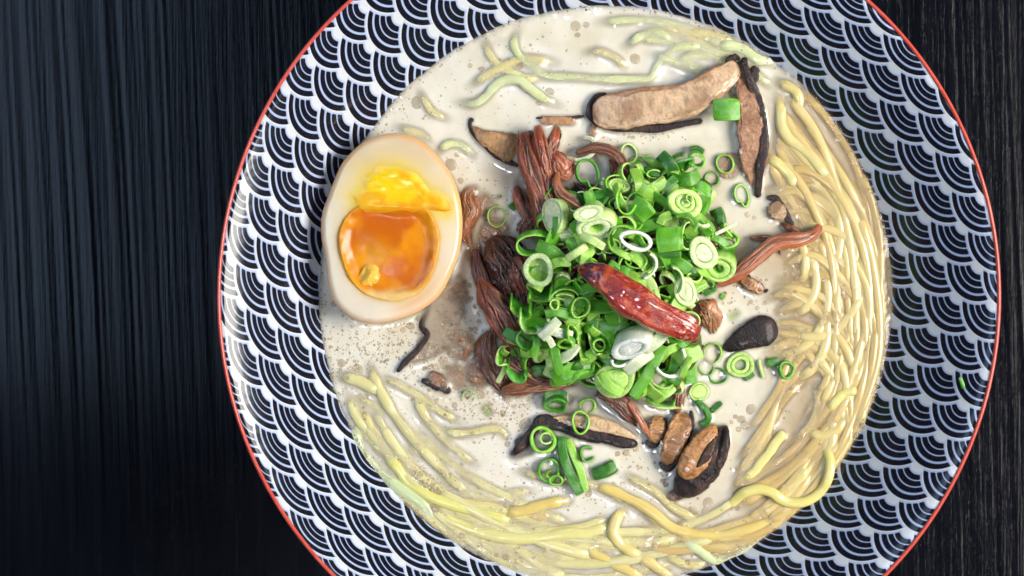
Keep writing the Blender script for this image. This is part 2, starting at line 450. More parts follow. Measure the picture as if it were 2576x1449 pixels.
noodle([(945,945),(1000,966),(1050,994),(1088,1021),(1128,1046),(1168,1064)], 'straight sunken noodle running diagonally below the small mushroom fleck', 25, .0014, col=YEL, seed=10)
noodle([(876,985),(883,1021),(898,1051),(918,1079),(938,1114),(963,1139),(985,1156)], 'noodle descending along the left edge, second from the bowl wall', 25, .0009, col=YEL, seed=11)
noodle([(885,1055),(893,1090),(903,1127),(933,1164),(968,1199),(1008,1229),(1038,1249),(1063,1268),(1083,1300),(1110,1335)],
       'greenish noodle hugging the lower left wall of the bowl', 36, .0012, col=(.60, .68, .38), seed=12)
noodle([(968,1055),(975,1080),(988,1108),(1005,1132),(1025,1152),(1050,1172)], 'noodle curving down left of the froth bubble cluster', 26, .0012, col=YEL, seed=13)
noodle([(960,1135),(980,1156),(1003,1179),(1023,1209),(1053,1232),(1088,1252),(1138,1269),(1213,1290),(1263,1305),(1300,1325)],
       'long yellow noodle sweeping round the lower left under the froth bubbles', 30, .0006, col=(.74, .70, .22), seed=14)
noodle([(1105,1072),(1138,1089),(1188,1087),(1226,1079),(1258,1081),(1280,1103)], 'isolated worm like noodle in open broth left of the lower mushroom', 25, .0008, (.003, .0015), YEL, seed=15)
noodle([(885,988),(910,1004),(938,1017),(978,1037),(1008,1050)], 'faint noodle under the thin foam below the broad noodle end', 24, .0015, col=YEL, seed=16)
noodle([(1020,1112),(1050,1134),(1093,1147),(1130,1150)], 'faint sunken noodle above the froth bubbles', 30, .0019, col=YEL, seed=17)
noodle([(1090,1203),(1146,1214),(1181,1236),(1231,1249),(1293,1241),(1355,1228)], 'faint curved noodle right of the froth bubble cluster', 30, .0018, col=YEL, seed=18)
noodle([(1250,1290),(1306,1286),(1356,1272),(1396,1263),(1430,1258)], 'deep yellow noodle tip with white glints at the bottom centre', 30, .0006, (.0035, .0024), ORA, seed=19)
noodle([(1260,1300),(1310,1306),(1360,1300),(1405,1285)], 'dull noodle lying just below the deep yellow noodle tip', 30, .0015, col=TAN, seed=20)
noodle([(1481,1216),(1531,1231),(1581,1253),(1618,1273),(1648,1294),(1680,1321),(1715,1336),(1760,1346),(1810,1346),(1860,1336),(1910,1321),(1960,1298),(2000,1273)],
       'long golden noodle dipping from the leaf pieces to the lower right wall', 29, .0006, (.004, .001), ORA, seed=21)
noodle([(1090,1285),(1125,1305),(1161,1321),(1218,1341),(1281,1353),(1356,1351),(1431,1341),(1468,1341),(1506,1331),(1550,1325)],
       'wide noodle band along the bottom left below the long yellow noodle', 34, .0008, col=(.72, .66, .26), seed=22)
noodle([(1236,1360),(1293,1380),(1331,1401),(1356,1423),(1406,1446),(1450,1462)], 'noodle sloping off the bottom edge of the picture, left one', 32, .0009, col=YEL, seed=23)
noodle([(1572,1278),(1556,1296),(1545,1320),(1543,1343),(1560,1368),(1590,1390),(1625,1402)], 'bent noodle standing up with bright glints at the bottom centre right', 30, .0002, (.003, .003), (.76, .62, .24), seed=24)
noodle([(1455,1372),(1500,1395),(1540,1416),(1590,1440),(1630,1460)], 'noodle left of the upright bent noodle, leaving the bottom edge', 28, .0008, col=ORA, seed=25)
noodle([(1590,1392),(1630,1412),(1670,1440),(1700,1460)], 'noodle right of the upright bent noodle, leaving the bottom edge', 30, .0008, col=(.72, .58, .22), seed=26)
noodle([(1700,1358),(1750,1378),(1785,1403),(1815,1409),(1850,1403),(1880,1381),(1912,1358)], 'green tinged noodle loop against the bottom right wall', 30, .0008, (.003, .001), GRN, seed=27)
noodle([(1845,1262),(1862,1246),(1882,1236),(1910,1231),(1940,1238),(1965,1256),(1992,1265),(2027,1261),(2060,1241),(2080,1211),(2088,1178),(2085,1148),(2075,1130)],
       'thick clean noodle looping up over the lower right bowl wall', 27, .0, (.0022, .0026), (.74, .66, .22), seed=28, lift=.0012)
noodle([(1974,1086),(1952,1111),(1934,1138),(1914,1161),(1890,1191),(1850,1212)], 'straight noodle with a cut end pointing up right of the folded mushroom', 27, .0002, (.0, .003), (.74, .66, .24), seed=29)
noodle([(2156,984),(2138,984),(2120,991),(2100,1010),(2080,1034)], 'noodle stub with a rounded end at the far right wall', 27, .0002, (.0, .003), (.72, .64, .24), seed=30)
noodle([(2108,1030),(2119,1050),(2113,1070),(2097,1085),(2067,1095),(2040,1088),(2018,1076)], 'noodle ring fragment below the stub at the right wall', 28, .0006, col=(.68, .55, .22), seed=31)
noodle([(2016,1160),(2021,1186),(2004,1208),(1977,1226),(1950,1238)], 'noodle crook above the thick looping noodle', 28, .0004, col=(.70, .60, .24), seed=32)
noodle([(1948,205),(1975,215),(1998,228),(2010,250),(2008,280),(2014,300)], 'noodle bend just right of the top mushroom end', 28, .0006, col=(.66, .56, .22), seed=33)
noodle([(1955,240),(1962,275),(1965,313),(1980,345),(2010,370),(2040,395),(2067,430),(2092,462)], 'noodle running down right from the top mushroom, innermost', 30, .0004, col=(.68, .58, .24), seed=34)
noodle([(1925,395),(1945,405),(1968,422),(1990,448),(2002,480)], 'noodle sloping away from the tip of the right mushroom strip', 30, .0005, col=(.70, .62, .24), seed=35)
noodle([(1790,120),(1830,115),(1870,125),(1905,150),(1940,155),(1960,158)], 'pale noodle tip above the dark fork of the top mushroom', 30, .0008, (.003, .001), GRN, seed=36)
noodle([(1690,180),(1720,150),(1770,140),(1815,138),(1850,150)], 'noodle hump between the long top noodle and the mushroom slice', 26, .0011, col=GRN, seed=37)
# tangled mass down the right side: strands follow the wall and sweep inwards
AI = catmull([(1935,330),(1962,420),(2015,510),(2075,620),(2108,740),(2112,860),(2085,970),(2025,1070),(1950,1160),(1850,1235)], 60)
AO = catmull([(1990,212),(2085,300),(2155,420),(2200,560),(2218,720),(2208,880),(2168,1020),(2105,1150),(2005,1275),(1870,1362)], 60)
def clampr(a, rmax=.0822):
    out = []
    for x, y in a:
        X, Y, _ = W(x, y, Z0); q = math.hypot(X - CX, (Y - CY) / 1.012)
        if q > rmax: X = CX + (X - CX) * rmax / q; Y = CY + (Y - CY) * rmax / q
        out.append((X / ((H - Z0) / F) + 1288, 724.5 - Y / ((H - Z0) / F)))
    return out
mass = []
for k in range(44):
    t0 = (k % 15) / 14.0 + nrng.uniform(-.03, .03); s0 = [0.0, .22, .45][k % 3] + nrng.uniform(-.04, .06); s1 = min(1, s0 + nrng.uniform(.45, .75))
    u = np.linspace(s0, s1, 14); tt = np.clip(t0 + .16 * np.sin(u * 7 + k * 1.9) + nrng.uniform(-.22, .22) * (u - s0), -.12, 1.03)
    idx = np.clip(u * 59, 0, 59); a = np.array([[np.interp(q, range(60), AI[:, d]) * (1 - t) + np.interp(q, range(60), AO[:, d]) * t for d in (0, 1)] for q, t in zip(idx, tt)])
    mass.append(clampr(a))
for k in range(24):
    y0 = 430 + k * 20 + nrng.uniform(-10, 10); x0 = 1925 + 45 * nrng.uniform() + (30 if 560 < y0 < 700 else 0); b = nrng.uniform(.8, 1.25)
    a = np.array([(x0, y0), (x0 + 60, y0 - 8 + 20 * math.sin(k)), (x0 + 125, y0 + 28 * b), (x0 + 180, y0 + 95 * b), (x0 + 205, y0 + 190 * b), (x0 + 190, y0 + 290 * b), (x0 + 130, y0 + 385 * b)])
    mass.append(clampr(a))
for k in range(10):
    a = np.array([(2070 - 6 * k, 1165 + 6 * k), (2020 - 8 * k, 1240 + 7 * k), (1950, 1290 + 8 * k), (1860, 1322 + 7 * k), (1770, 1335 + 5 * k), (1690, 1322 + 8 * k), (1610, 1290 + 10 * k)], float)[:7 - (k % 3)]
    a[:, 1] += 10 * np.sin(np.arange(len(a)) * 1.7 + k); mass.append(clampr(a))
for k, (x, y) in enumerate([(1985, 880), (1972, 940), (1955, 990), (1945, 1030)]):
    mass.append([(x + 75, y - 70), (x + 35, y - 35), (x, y + 20), (x - 25, y + 90), (x - 70, y + 160), (x - 110, y + 210)])
for k, a in enumerate(mass):
    q = nrng.uniform(0, 1); c = np.array((.57, .40, .145)) * (1 - q) + np.array((.70, .55, .23)) * q
    dp = .0004 + .0013 * nrng.uniform() if k < 44 else .0006 + .0006 * nrng.uniform()
    ym = a[len(a) // 2][1]; zn = 'upper' if ym < 600 else ('middle' if ym < 950 else 'lower')
    kd = 'long tan noodle running with the wall' if k < 44 else ('tan noodle sweeping outward from the broth' if k < 68 else ('golden noodle curving along the bottom' if k < 78 else 'slanting tan noodle near the round slices'))
    noodle(a, '%s in the %s part of the right tangle' % (kd, zn), 22 + 6 * nrng.uniform(), dp,
           (.0030, .0030) if k < 44 else (.0018, .0022), c, seed=60 + k, group='noodles of the right tangle, %s, %s' % (kd, zn), n=90)
for k in range(16):
    cx_, cy_ = 1985 + 120 * nrng.uniform(), 560 + 560 * nrng.uniform(); ra = 55 + 60 * nrng.uniform(); a0 = nrng.uniform(-2.2, .6); a1 = a0 + nrng.uniform(1.5, 2.7)
    a = clampr([(cx_ - 40 + ra * 1.2 * math.cos(t), cy_ + ra * 1.5 * math.sin(t)) for t in np.linspace(a0, a1, 8)])
    zn = 'upper' if cy_ < 720 else ('middle' if cy_ < 900 else 'lower')
    noodle(a, 'loosely looped tan noodle in the %s part of the right tangle' % zn, 25 + 5 * nrng.uniform(), .0003 + .0009 * nrng.uniform(), (.0028, .0028), np.array((.70, .57, .24)), seed=430 + k, group='looped noodles of the right tangle, ' + zn, n=70)
def arcp(rad, d0, d1, wob, ph):
    out = []
    for t in np.linspace(R(d0), R(d1), 16):
        q = rad * (1 + wob * math.sin(t * 6 + ph)); X = CX + q * math.cos(t); Y = CY + q * 1.012 * math.sin(t); out.append((X / ((H - Z0) / F) + 1288, 724.5 - Y / ((H - Z0) / F)))
    return out
for k, (rad, d0, d1) in enumerate([(.0795, 200, 262), (.0765, 205, 240), (.0740, 208, 268), (.0705, 196, 236), (.0720, 238, 288), (.0660, 214, 262), (.0770, 250, 296), (.0690, 262, 305), (.0620, 206, 232), (.0810, 228, 285)]):
    noodle(clampr(arcp(rad, d0, d1, .018, k * 2.1)), 'one of the long pale noodles circling the lower left under a milky film', 25 + 6 * nrng.uniform(), .0006 + .0007 * nrng.uniform(), (.003, .003), np.array(YEL) * (1 - .1 * nrng.uniform()), seed=460 + k,
           group='long pale noodles circling the lower left', n=90)
for k, (rad, d0, d1) in enumerate([(.0790, 62, 92), (.0760, 50, 84), (.0720, 56, 80), (.0690, 50, 72)]):
    noodle(clampr(arcp(rad, d0, d1, .02, k * 1.7)), 'one of the blurred greenish noodles under the top edge of the broth', 26, .0010 + .0004 * nrng.uniform(), (.003, .003), np.array(GRN), seed=480 + k, group='blurred greenish noodles under the top edge', n=60)
# faint strands drowned in the lower left broth
for k, fl in enumerate([[(905,1010),(925,1060),(955,1100),(1000,1140),(1050,1160)],[(1000,1225),(1060,1262),(1140,1292),(1230,1318),(1330,1335),(1440,1330),(1540,1300)],
        [(1120,1330),(1200,1362),(1290,1382),(1390,1398),(1480,1420)],[(1080,1240),(1160,1262),(1260,1280),(1350,1318),(1450,1345)],[(1300,1180),(1370,1200),(1450,1208),(1520,1230),(1600,1275)],
        [(940,1190),(990,1240),(1050,1290),(1120,1340),(1190,1390)],[(1560,1190),(1640,1230),(1700,1280),(1770,1310)],[(1180,220),(1240,180),(1320,150),(1400,160)],[(1640,60),(1720,80),(1800,90),(1860,120)],
        [(1690,90),(1760,110),(1830,165),(1900,180)],[(1400,1385),(1480,1372),(1560,1382),(1640,1420)],[(1660,1385),(1730,1420),(1800,1440)]]):
    noodle(clampr(fl), 'one of the faint noodles drowned just under the broth surface', 28, .0013, (.003, .003), (.70, .62, .26), seed=360 + k, group='faint noodles drowned in the broth', n=70)

# ------------------------------------------------------------------ egg
def poly_sd(px, py, poly):
    """signed distance (px), negative inside"""
    P = np.array(poly, float); Q = np.roll(P, -1, 0)
    x = np.asarray(px, float)[..., None]; y = np.asarray(py, float)[..., None]
    ex, ey = (Q - P).T; wx = x - P[:, 0]; wy = y - P[:, 1]
    t = np.clip((wx * ex + wy * ey) / (ex * ex + ey * ey), 0, 1)
    d = np.sqrt(((wx - t * ex) ** 2 + (wy - t * ey) ** 2)).min(-1)
    c = ((P[:, 1] > y) != (Q[:, 1] > y)) & (x < (Q[:, 0] - P[:, 0]) * (y - P[:, 1]) / (Q[:, 1] - P[:, 1] + 1e-12) + P[:, 0])
    return np.where(c.sum(-1) % 2 == 1, -d, d)
egg_out = [(1000,335),(1048,348),(1088,378),(1117,412),(1138,445),(1152,482),(1160,520),(1163,570),(1158,620),(1148,657),(1125,711),(1103,745),(1075,769),(1040,790),
           (1000,804),(968,811),(938,814),(905,808),(875,794),(854,775),(838,754),(828,722),(823,691),(820,665),(817,640),(809,600),(808,557),(814,525),(825,495),(840,455),(858,415),(882,385),(913,358),(955,340)]
def closed_spline(poly, n):
    P = np.array(poly, float); m_ = len(P)
    t = np.linspace(0, m_, n, endpoint=False); k = t.astype(int); f = (t - k)[:, None]
    p0, p1, p2, p3 = P[(k - 1) % m_], P[k], P[(k + 1) % m_], P[(k + 2) % m_]
    return 0.5 * (2 * p1 + (p2 - p0) * f + (2 * p0 - 5 * p1 + 4 * p2 - p3) * f ** 2 + (3 * p1 - p0 - 3 * p2 + p3) * f ** 3)
yolk_out = [(915,512),(960,509),(1000,520),(1040,512),(1075,528),(1095,560),(1105,600),(1099,650),(1081,700),(1051,737),(1000,757),(955,752),(915,737),(880,702),(861,655),(852,610),(857,570),(880,535)]
yel_out = [(915,432),(950,414),(1000,409),(1050,428),(1068,452),(1085,470),(1110,482),(1130,502),(1138,530),(1128,548),(1105,545),(1080,540),(1050,545),(1000,548),(950,545),(905,535),(885,518),(878,492),(895,475),(905,458)]
ZE = 0.0565
def make_egg():
    root = empty('soft_boiled_egg_half', W(985, 575, Z0 + .001), 'halved soft boiled egg with runny orange yolk at the left of the broth', 'egg')
    seg = 140; out = closed_spline(egg_out, seg); cx, cy = 985, 585
    rings = np.r_[np.linspace(0.003, 0.9, 44), np.linspace(0.92, 1.0, 8)]
    X = cx + (out[:, 0] - cx)[None] * rings[:, None]; Y = cy + (out[:, 1] - cy)[None] * rings[:, None]
    sdo = -poly_sd(X, Y, egg_out); sdy = poly_sd(X, Y, yolk_out); sdl = poly_sd(X, Y, yel_out)
    z = ZE + 0.0006 * (1 - ((X - cx) / 180) ** 2) - 0.0011 * (1 - np.clip(sdo / 16, 0, 1)) ** 2.2
    z -= 0.0030 * sstep(0, -14, sdy)
    z -= 0.0012 * sstep(-24, -38, sdl)
    z += 0.0003 * (fbm(X / 60, Y / 60, 4) - .5)
    
    top = sstep(520, 380, Y)
    col = lerp((.84, .75, .60), (.70, .53, .32), 0.75 * top * fbm(X / 80, Y / 60, 9) + 0.25 * top)
    rim = 1 - np.clip(sdo / 22, 0, 1)
    stain = np.clip(rim ** 1.5 * (0.35 + 0.65 * sstep(950, 1120, X)) + .9 * np.exp(-np.clip(sdo, 0, 99) / 4.0), 0, 1) + 0.8 * np.clip(1 - np.abs(sdo - 26) / 22, 0, 1) * sstep(600, 780, Y) * sstep(960, 1040, X)
    col = col * (1 - stain[..., None] * .8) + np.array((.80, .40, .13)) * stain[..., None] * .8
    halo = np.clip(np.exp(-np.clip(sdl + 4, 0, 200) / (10 + 26 * fbm(X / 30, Y / 30, 2))), 0, 1)
    col = col * (1 - halo[..., None]) + np.array((.90, .66, .14)) * halo[..., None]
    hy = np.exp(-np.clip(sdy, 0, 200) / 7.0); col = col * (1 - hy[..., None]) + np.array((.85, .45, .05)) * hy[..., None]
    s = (H - z) / F
    V = np.stack([(X - 1288) * s, (724.5 - Y) * s, z], -1)
    # side below the cut face
    zs = [ZE - .0025, ZE - .005, ZE - .008, ZE - .012, ZE - .016, ZE - .019]; ks = [1.004, 1.0, .97, .88, .68, .35]
    sides = []
    b = V[-1]; cc = np.array(W(cx, cy, ZE))
    for zz, k in zip(zs, ks):
        q = cc + (b - cc) * k; q[:, 2] = zz; sides.append(q)
    Vall = np.vstack([V.reshape(-1, 3)] + sides)
    nr = len(rings) + len(zs); idx = np.arange(nr * seg).reshape(nr, seg); idn = np.roll(idx, -1, 1)
    f = np.stack([idx[:-1], idx[1:], idn[1:], idn[:-1]], -1).reshape(-1, 4)[:, ::-1].tolist() + [idx[0].tolist(), idx[-1][::-1].tolist()]
    ca = np.vstack([col.reshape(-1, 3), np.tile((.70, .44, .22), (seg * len(zs), 1))])
    build('egg_white', Vall, f, M_white, root, col=ca)
    SUB.append((Vall, f))
    def blob(name, poly, zfun, cfun, c0, seg=110, nr=30, edge=.0009):
        o = closed_spline(poly, seg); rg = np.linspace(0.003, 1, nr)
        X = c0[0] + (o[:, 0] - c0[0])[None] * rg[:, None]; Y = c0[1] + (o[:, 1] - c0[1])[None] * rg[:, None]
        z = zfun(X, Y, -poly_sd(X, Y, poly)); s = (H - z) / F
        V = np.stack([(X - 1288) * s, (724.5 - Y) * s, z], -1).reshape(-1, 3)
        bot = V[-seg:].copy(); bot[:, 2] = V[:, 2].min() - .0004; V = np.vstack([V, bot])
        idx = np.arange((nr + 1) * seg).reshape(nr + 1, seg); idn = np.roll(idx, -1, 1)
        f = np.stack([idx[:-1], idx[1:], idn[1:], idn[:-1]], -1).reshape(-1, 4)[:, ::-1].tolist() + [idx[0].tolist(), idx[-1][::-1].tolist()]
        c = cfun(X, Y, -poly_sd(X, Y, poly)).reshape(-1, 3); c = np.vstack([c, c[-seg:]])
        return build(name, V, f, M_yolk, root, col=c)
    def yc(X, Y, d):
        c = lerp((.82, .28, .004), (.60, .125, .002), sstep(.38, .66, fbm(X / 60, Y / 75, 31)))
        e = np.exp(-np.clip(d, 0, 99) / 9) * (.2 + .8 * fbm(X / 14, Y / 14, 5)); c = c * (1 - e[..., None]) + np.array((.88, .48, .03)) * e[..., None]
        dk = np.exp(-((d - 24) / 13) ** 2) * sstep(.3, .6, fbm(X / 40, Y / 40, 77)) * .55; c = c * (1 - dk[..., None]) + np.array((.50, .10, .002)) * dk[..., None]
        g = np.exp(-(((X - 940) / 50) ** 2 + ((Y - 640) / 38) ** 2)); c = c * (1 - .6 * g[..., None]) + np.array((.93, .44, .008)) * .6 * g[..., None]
        b = sstep(725, 750, Y + 16 * fbm(X / 12, Y / 12, 3)) * .85; c = c * (1 - b[..., None]) + np.array((.84, .58, .22)) * b[..., None]
        return c
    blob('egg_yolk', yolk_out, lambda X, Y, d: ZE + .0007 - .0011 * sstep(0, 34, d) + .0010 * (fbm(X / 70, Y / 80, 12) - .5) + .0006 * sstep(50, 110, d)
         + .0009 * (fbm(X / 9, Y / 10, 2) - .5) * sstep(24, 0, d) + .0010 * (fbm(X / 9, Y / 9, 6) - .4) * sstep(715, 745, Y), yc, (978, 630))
    def yyc(X, Y, d):
        c = lerp((.93, .63, .006), (.90, .46, .006), sstep(.42, .66, fbm(X / 34, Y / 26, 8)))
        e = sstep(26, 0, d) * sstep(540, 515, Y); c = c * (1 - e[..., None]) + np.array((.90, .66, .14)) * e[..., None]
        e = sstep(490, 545, Y + 24 * (fbm(X / 26, Y / 26, 6) - .5)) * .9; return c * (1 - e[..., None]) + np.array((.82, .27, .004)) * e[..., None]
    blob('set_yolk', yel_out, lambda X, Y, d: ZE + .00030 + .0008 * sstep(0, 30, d) - .0014 * sstep(522, 550, Y) + .0007 * (fbm(X / 46, Y / 30, 15) - .5) + .0001 * (fbm(X / 8, Y / 8, 1) - .5), yyc, (1000, 490), edge=.0016)
    lump = [(905, 690), (920, 668), (940, 665), (955, 680), (952, 705), (935, 722), (908, 725), (894, 708)]
    blob('yolk_crumb', lump, lambda X, Y, d: ZE - .0002 + .0017 * sstep(0, 26, d) + .0009 * (fbm(X / 9, Y / 9, 4) - .5),
         lambda X, Y, d: lerp((.90, .58, .10), (.85, .45, .05), fbm(X / 12, Y / 12, 5)), (925, 695), 60, 14, .0016)
make_egg()

# ------------------------------------------------------------------ meat
def meat(pts, label, wpx, z=0.0, hh=None, seed=0, c1=(.20, .065, .030), c2=(.055, .018, .010), group=None, n=70, rag=.5, name='meat_shred', taper=(.6, .6)):
    w_ = mm(wpx) / 2; hh = hh or .8
    path = wpath(pts, Z0 + z)
    nf = max(5, int(wpx / 4))
    def disp(S, T):
        a = vnoise(T / (2 * math.pi) * nf * 2.0 + S * 2.0, S * 3.5, seed) - .5
        b = vnoise(T / (2 * math.pi) * nf * 4.0, S * 9, seed + 5) - .5
        return a * rag + b * rag * .5
    def colr(S, T):
        a = vnoise(T / (2 * math.pi) * nf * 2.0 + S * 2.0, S * 3.5, seed)
        q = np.clip(1.25 * (a - .1) + .5 * (fbm(S * 6, T, seed + 9) - .5), 0, 1)
        c = lerp(np.array(c2) * [1.5, 1.1, .8], np.array(c1) * [1.2, 1, .85], q); e = (1 - sstep(0, .12, S)) + (1 - sstep(0, .12, 1 - S))
        return c * (1 - .35 * e[..., None]) + np.array(c1) * 1.3 * .35 * e[..., None]
    ww = lambda s: w_ * (taper[0] + (1 - taper[0]) * sstep(0, .3, s)) * (taper[1] + (1 - taper[1]) * sstep(0, .3, 1 - s))
    V, f, c = ribbon(path, ww, lambda s: ww(s) * hh, sq=2.2, seg=max(18, nf * 4), n=n, colf=colr, dispf=disp, endpow=.35)
    Vs, fs_, cs = [V], list(f), [c]; off = len(V); g = random.Random(seed)
    nfib = 0 if group else max(3, int(wpx / 3.2))
    pc = catmull(path, 30)
    T_v = np.gradient(pc, axis=0); T_v /= np.linalg.norm(T_v, axis=1)[:, None]; side = np.cross([0, 0, 1.0], T_v); side /= np.linalg.norm(side, axis=1)[:, None] + 1e-9
    ss = np.linspace(0, 1, 30); wv = ww(ss)
    for q in range(nfib):
        lat = g.uniform(-.98, .98); a0 = g.uniform(-.03, .35); a1 = min(1.04, a0 + g.uniform(.45, 1.0)); dr = g.uniform(-.35, .35)
        k = np.linspace(a0, a1, 14); kc = np.clip(k, 0, 1)
        base = np.stack([np.interp(kc, ss, pc[:, d]) for d in range(3)], -1); sd = np.stack([np.interp(kc, ss, side[:, d]) for d in range(3)], -1); wk = np.interp(kc, ss, wv)
        tv = np.stack([np.interp(kc, ss, T_v[:, d]) for d in range(3)], -1)
        base = base + tv * ((k - kc) * 10 * w_)[:, None]
        la = np.clip(lat + dr * (k - .5) + .34 * (vnoise(k * 7, k * 0 + q, seed) - .5), -1.12, 1.12); top = np.sqrt(np.clip(1 - (la * .93) ** 2, 0.02, 1))
        pth = base + sd * (la * wk)[:, None]; pth[:, 2] += wk * hh * top * (.93 + .30 * (vnoise(k * 8, k * 0 + q, seed + 1) - .42)) + .0001 * g.uniform(-1, 2)
        rf = mm(g.uniform(3.0, 6.5)) / 2
        v_, f_, _ = ribbon(pth, lambda s: rf * (.6 + .4 * np.sin(s * math.pi)), rf * .8, sq=2, seg=7, n=40, endpow=.6, dispf=lambda S, T: .4 * (vnoise(S * 16, T, q) - .5))
        b = g.random() ** 1.3; cb = np.array(c2) * (1 - b) + np.array(c1) * b * 1.25
        if g.random() < .22: cb = cb * .4 + np.array((.40, .24, .15)) * .6
        Vs.append(v_); fs_ += [[i_ + off for i_ in y] for y in f_]; cs.append(np.tile(cb, (len(v_), 1)) * (.75 + .5 * vnoise(np.arange(len(v_)) / 30, np.zeros(len(v_)), q))[:, None]); off += len(v_)
    V = np.vstack(Vs); c = np.vstack(cs); f = fs_
    root = build(name, V, f, M_meat, col=c); tag(root, label, 'meat', group)
    SUB.append((V, f)); return root
REDM = (.27, .080, .042); TANM = (.38, .17, .09)
meat([(1322,330,.003),(1335,390,.005),(1355,450,.006),(1372,520,.006),(1385,590,.005)], 'thick ribbed bundle of braised meat standing at the upper left of the onion heap', 66, .001, .7, 1, REDM, n=90, rag=.45, taper=(.75, .8))
meat([(1352,316,.003),(1358,360,.006),(1370,420,.006),(1385,470,.005)], 'red fluted meat strand with a flared top beside the ribbed bundle', 34, .002, .8, 2, (.38, .10, .04))
meat([(1402,318,.003),(1394,350,.005),(1380,390,.005),(1388,425,.005)], 'short red meat strand right of the fluted strand', 32, .002, .8, 3, (.36, .10, .045))
meat([(1385,385,.004),(1405,405,.006),(1420,430,.005),(1445,412,.004)], 'pinkish torn meat knot beside the crumpled onion ring', 44, .002, .7, 4, (.42, .15, .08), (.16, .05, .03))
meat([(1404,430,.005),(1400,460,.007),(1412,485,.008),(1440,505,.008),(1475,530,.007)], 'curved tan meat strip hooking under the top of the onions', 22, .003, .9, 5, TANM, (.13, .05, .03))
meat([(1448,385,.002),(1500,372,.003),(1545,385,.004),(1572,425,.004),(1580,470,.003)], 'hooped brown mushroom coloured meat arch above the onion rings', 26, .0015, .9, 6, (.24, .10, .06), (.08, .03, .02))
meat([(1535,400,.002),(1545,430,.004),(1533,470,.004)], 'thin meat rib inside the hooped arch', 16, .002, .9, 7, TANM)
meat([(1298,468,.0005),(1310,505,.002),(1330,545,.003),(1345,585,.003)], 'slim meat strand left of the ribbed bundle, half in broth', 30, .0008, .8, 8, (.33, .11, .06))
meat([(1440,470,.001),(1480,520,.001),(1520,560,.001)], 'dark meat hidden between the arch and the onions', 90, -.001, .5, 9, (.08, .03, .015), (.02, .008, .005))
meat([(2063,566,.0012),(2048,590,.003),(2010,602,.004),(1950,612,.005),(1900,650,.006),(1850,690,.007),(1800,712,.006)], 'long straight meat stick reaching right from the onion heap over the noodles', 36, .001, .8, 10, (.42, .15, .075), (.20, .06, .03), n=110, rag=.35, taper=(.6, .8))
meat([(1885,598,.0),(1925,598,.001),(1955,608,.003),(1962,640,.003)], 'thin meat fibre crossing the straight meat stick', 14, .002, .9, 11, (.30, .11, .06))
meat([(1965,560,.0006),(1985,572,.002),(2020,590,.002)], 'small meat flake above the straight meat stick', 16, .0, .8, 12, (.33, .12, .06))
meat([(1195,625,.001),(1205,680,.003),(1225,740,.004),(1245,800,.004),(1260,850,.003)], 'dark purple meat strand leaning beside the egg', 34, .001, .8, 13, (.11, .045, .04), (.03, .012, .012), n=90)
meat([(1205,695,.005),(1222,735,.006),(1250,780,.007),(1285,835,.007),(1310,880,.006)], 'reddish pointed meat chunk lying over the dark strand by the egg', 58, .001, .7, 14, (.27, .08, .045), (.07, .022, .015), n=90, taper=(.25, .8))
meat([(1235,600,.001),(1265,640,.004),(1290,690,.005),(1300,750,.005)], 'dark brown meat clump between egg and pale onion ring', 86, .0, .6, 15, (.12, .045, .03), (.02, .008, .006), rag=.7)
meat([(1290,640,.004),(1308,680,.006),(1322,740,.006)], 'coarse red meat piece left of the pale onion ring', 52, .001, .7, 16, (.26, .08, .05), (.08, .025, .018), rag=.7)
meat([(1320,600,.003),(1330,570,.003),(1345,545,.003)], 'crumbly meat end under the ribbed bundle', 46, .001, .7, 17, (.27, .12, .07), (.09, .03, .02), rag=.8)
meat([(1262,868,.004),(1295,900,.006),(1340,925,.006),(1400,945,.004)], 'dark meat slab under the lower left onion strips', 64, .0, .6, 18, (.17, .06, .035), (.03, .01, .008), n=80, rag=.6)
meat([(1262,985,.001),(1310,972,.003),(1370,962,.004),(1440,960,.003)], 'tan wet meat ledge along the lower left of the heap', 40, .0005, .7, 19, (.36, .15, .08), (.14, .05, .03), n=80, rag=.55)
meat([(1235,830,.0),(1228,880,.001),(1245,940,.001),(1275,985,.0005)], 'meat fringe soaked in froth below the egg', 50, -.0002, .5, 20, (.24, .11, .07), (.09, .035, .025), rag=.7)
meat([(1500,985,.003),(1540,1000,.004),(1580,1035,.003),(1605,1060,.001)], 'brown meat strand emerging under the bottom onions', 44, .0005, .7, 21, (.24, .10, .06), (.08, .03, .02))
meat([(1580,1010,.004),(1600,1040,.004),(1618,1072,.003),(1634,1096,.001)], 'thin pink meat string pointing down to the folded mushrooms', 15, .0015, .9, 22, (.48, .20, .12), (.26, .09, .05), taper=(1, .5))
meat([(1705,960,.003),(1706,1000,.003),(1700,1040,.001)], 'small purplish meat cube below the lower right onions', 28, .0, .8, 23, (.30, .12, .09), (.12, .05, .04))
meat([(1760,760,.003),(1785,790,.003),(1795,830,.001)], 'pale tan meat patch right of the chilli tip', 52, -.0012, .6, 24, (.46, .25, .13), (.28, .13, .07))
meat([(1205,468,-.0004),(1178,492,.0012),(1188,530,.0016),(1172,572,.0014),(1184,625,.0)], 'shiny brown meat edge directly right of the egg', 40, -.0008, .5, 25, (.36, .15, .06), (.13, .05, .02), rag=.6)
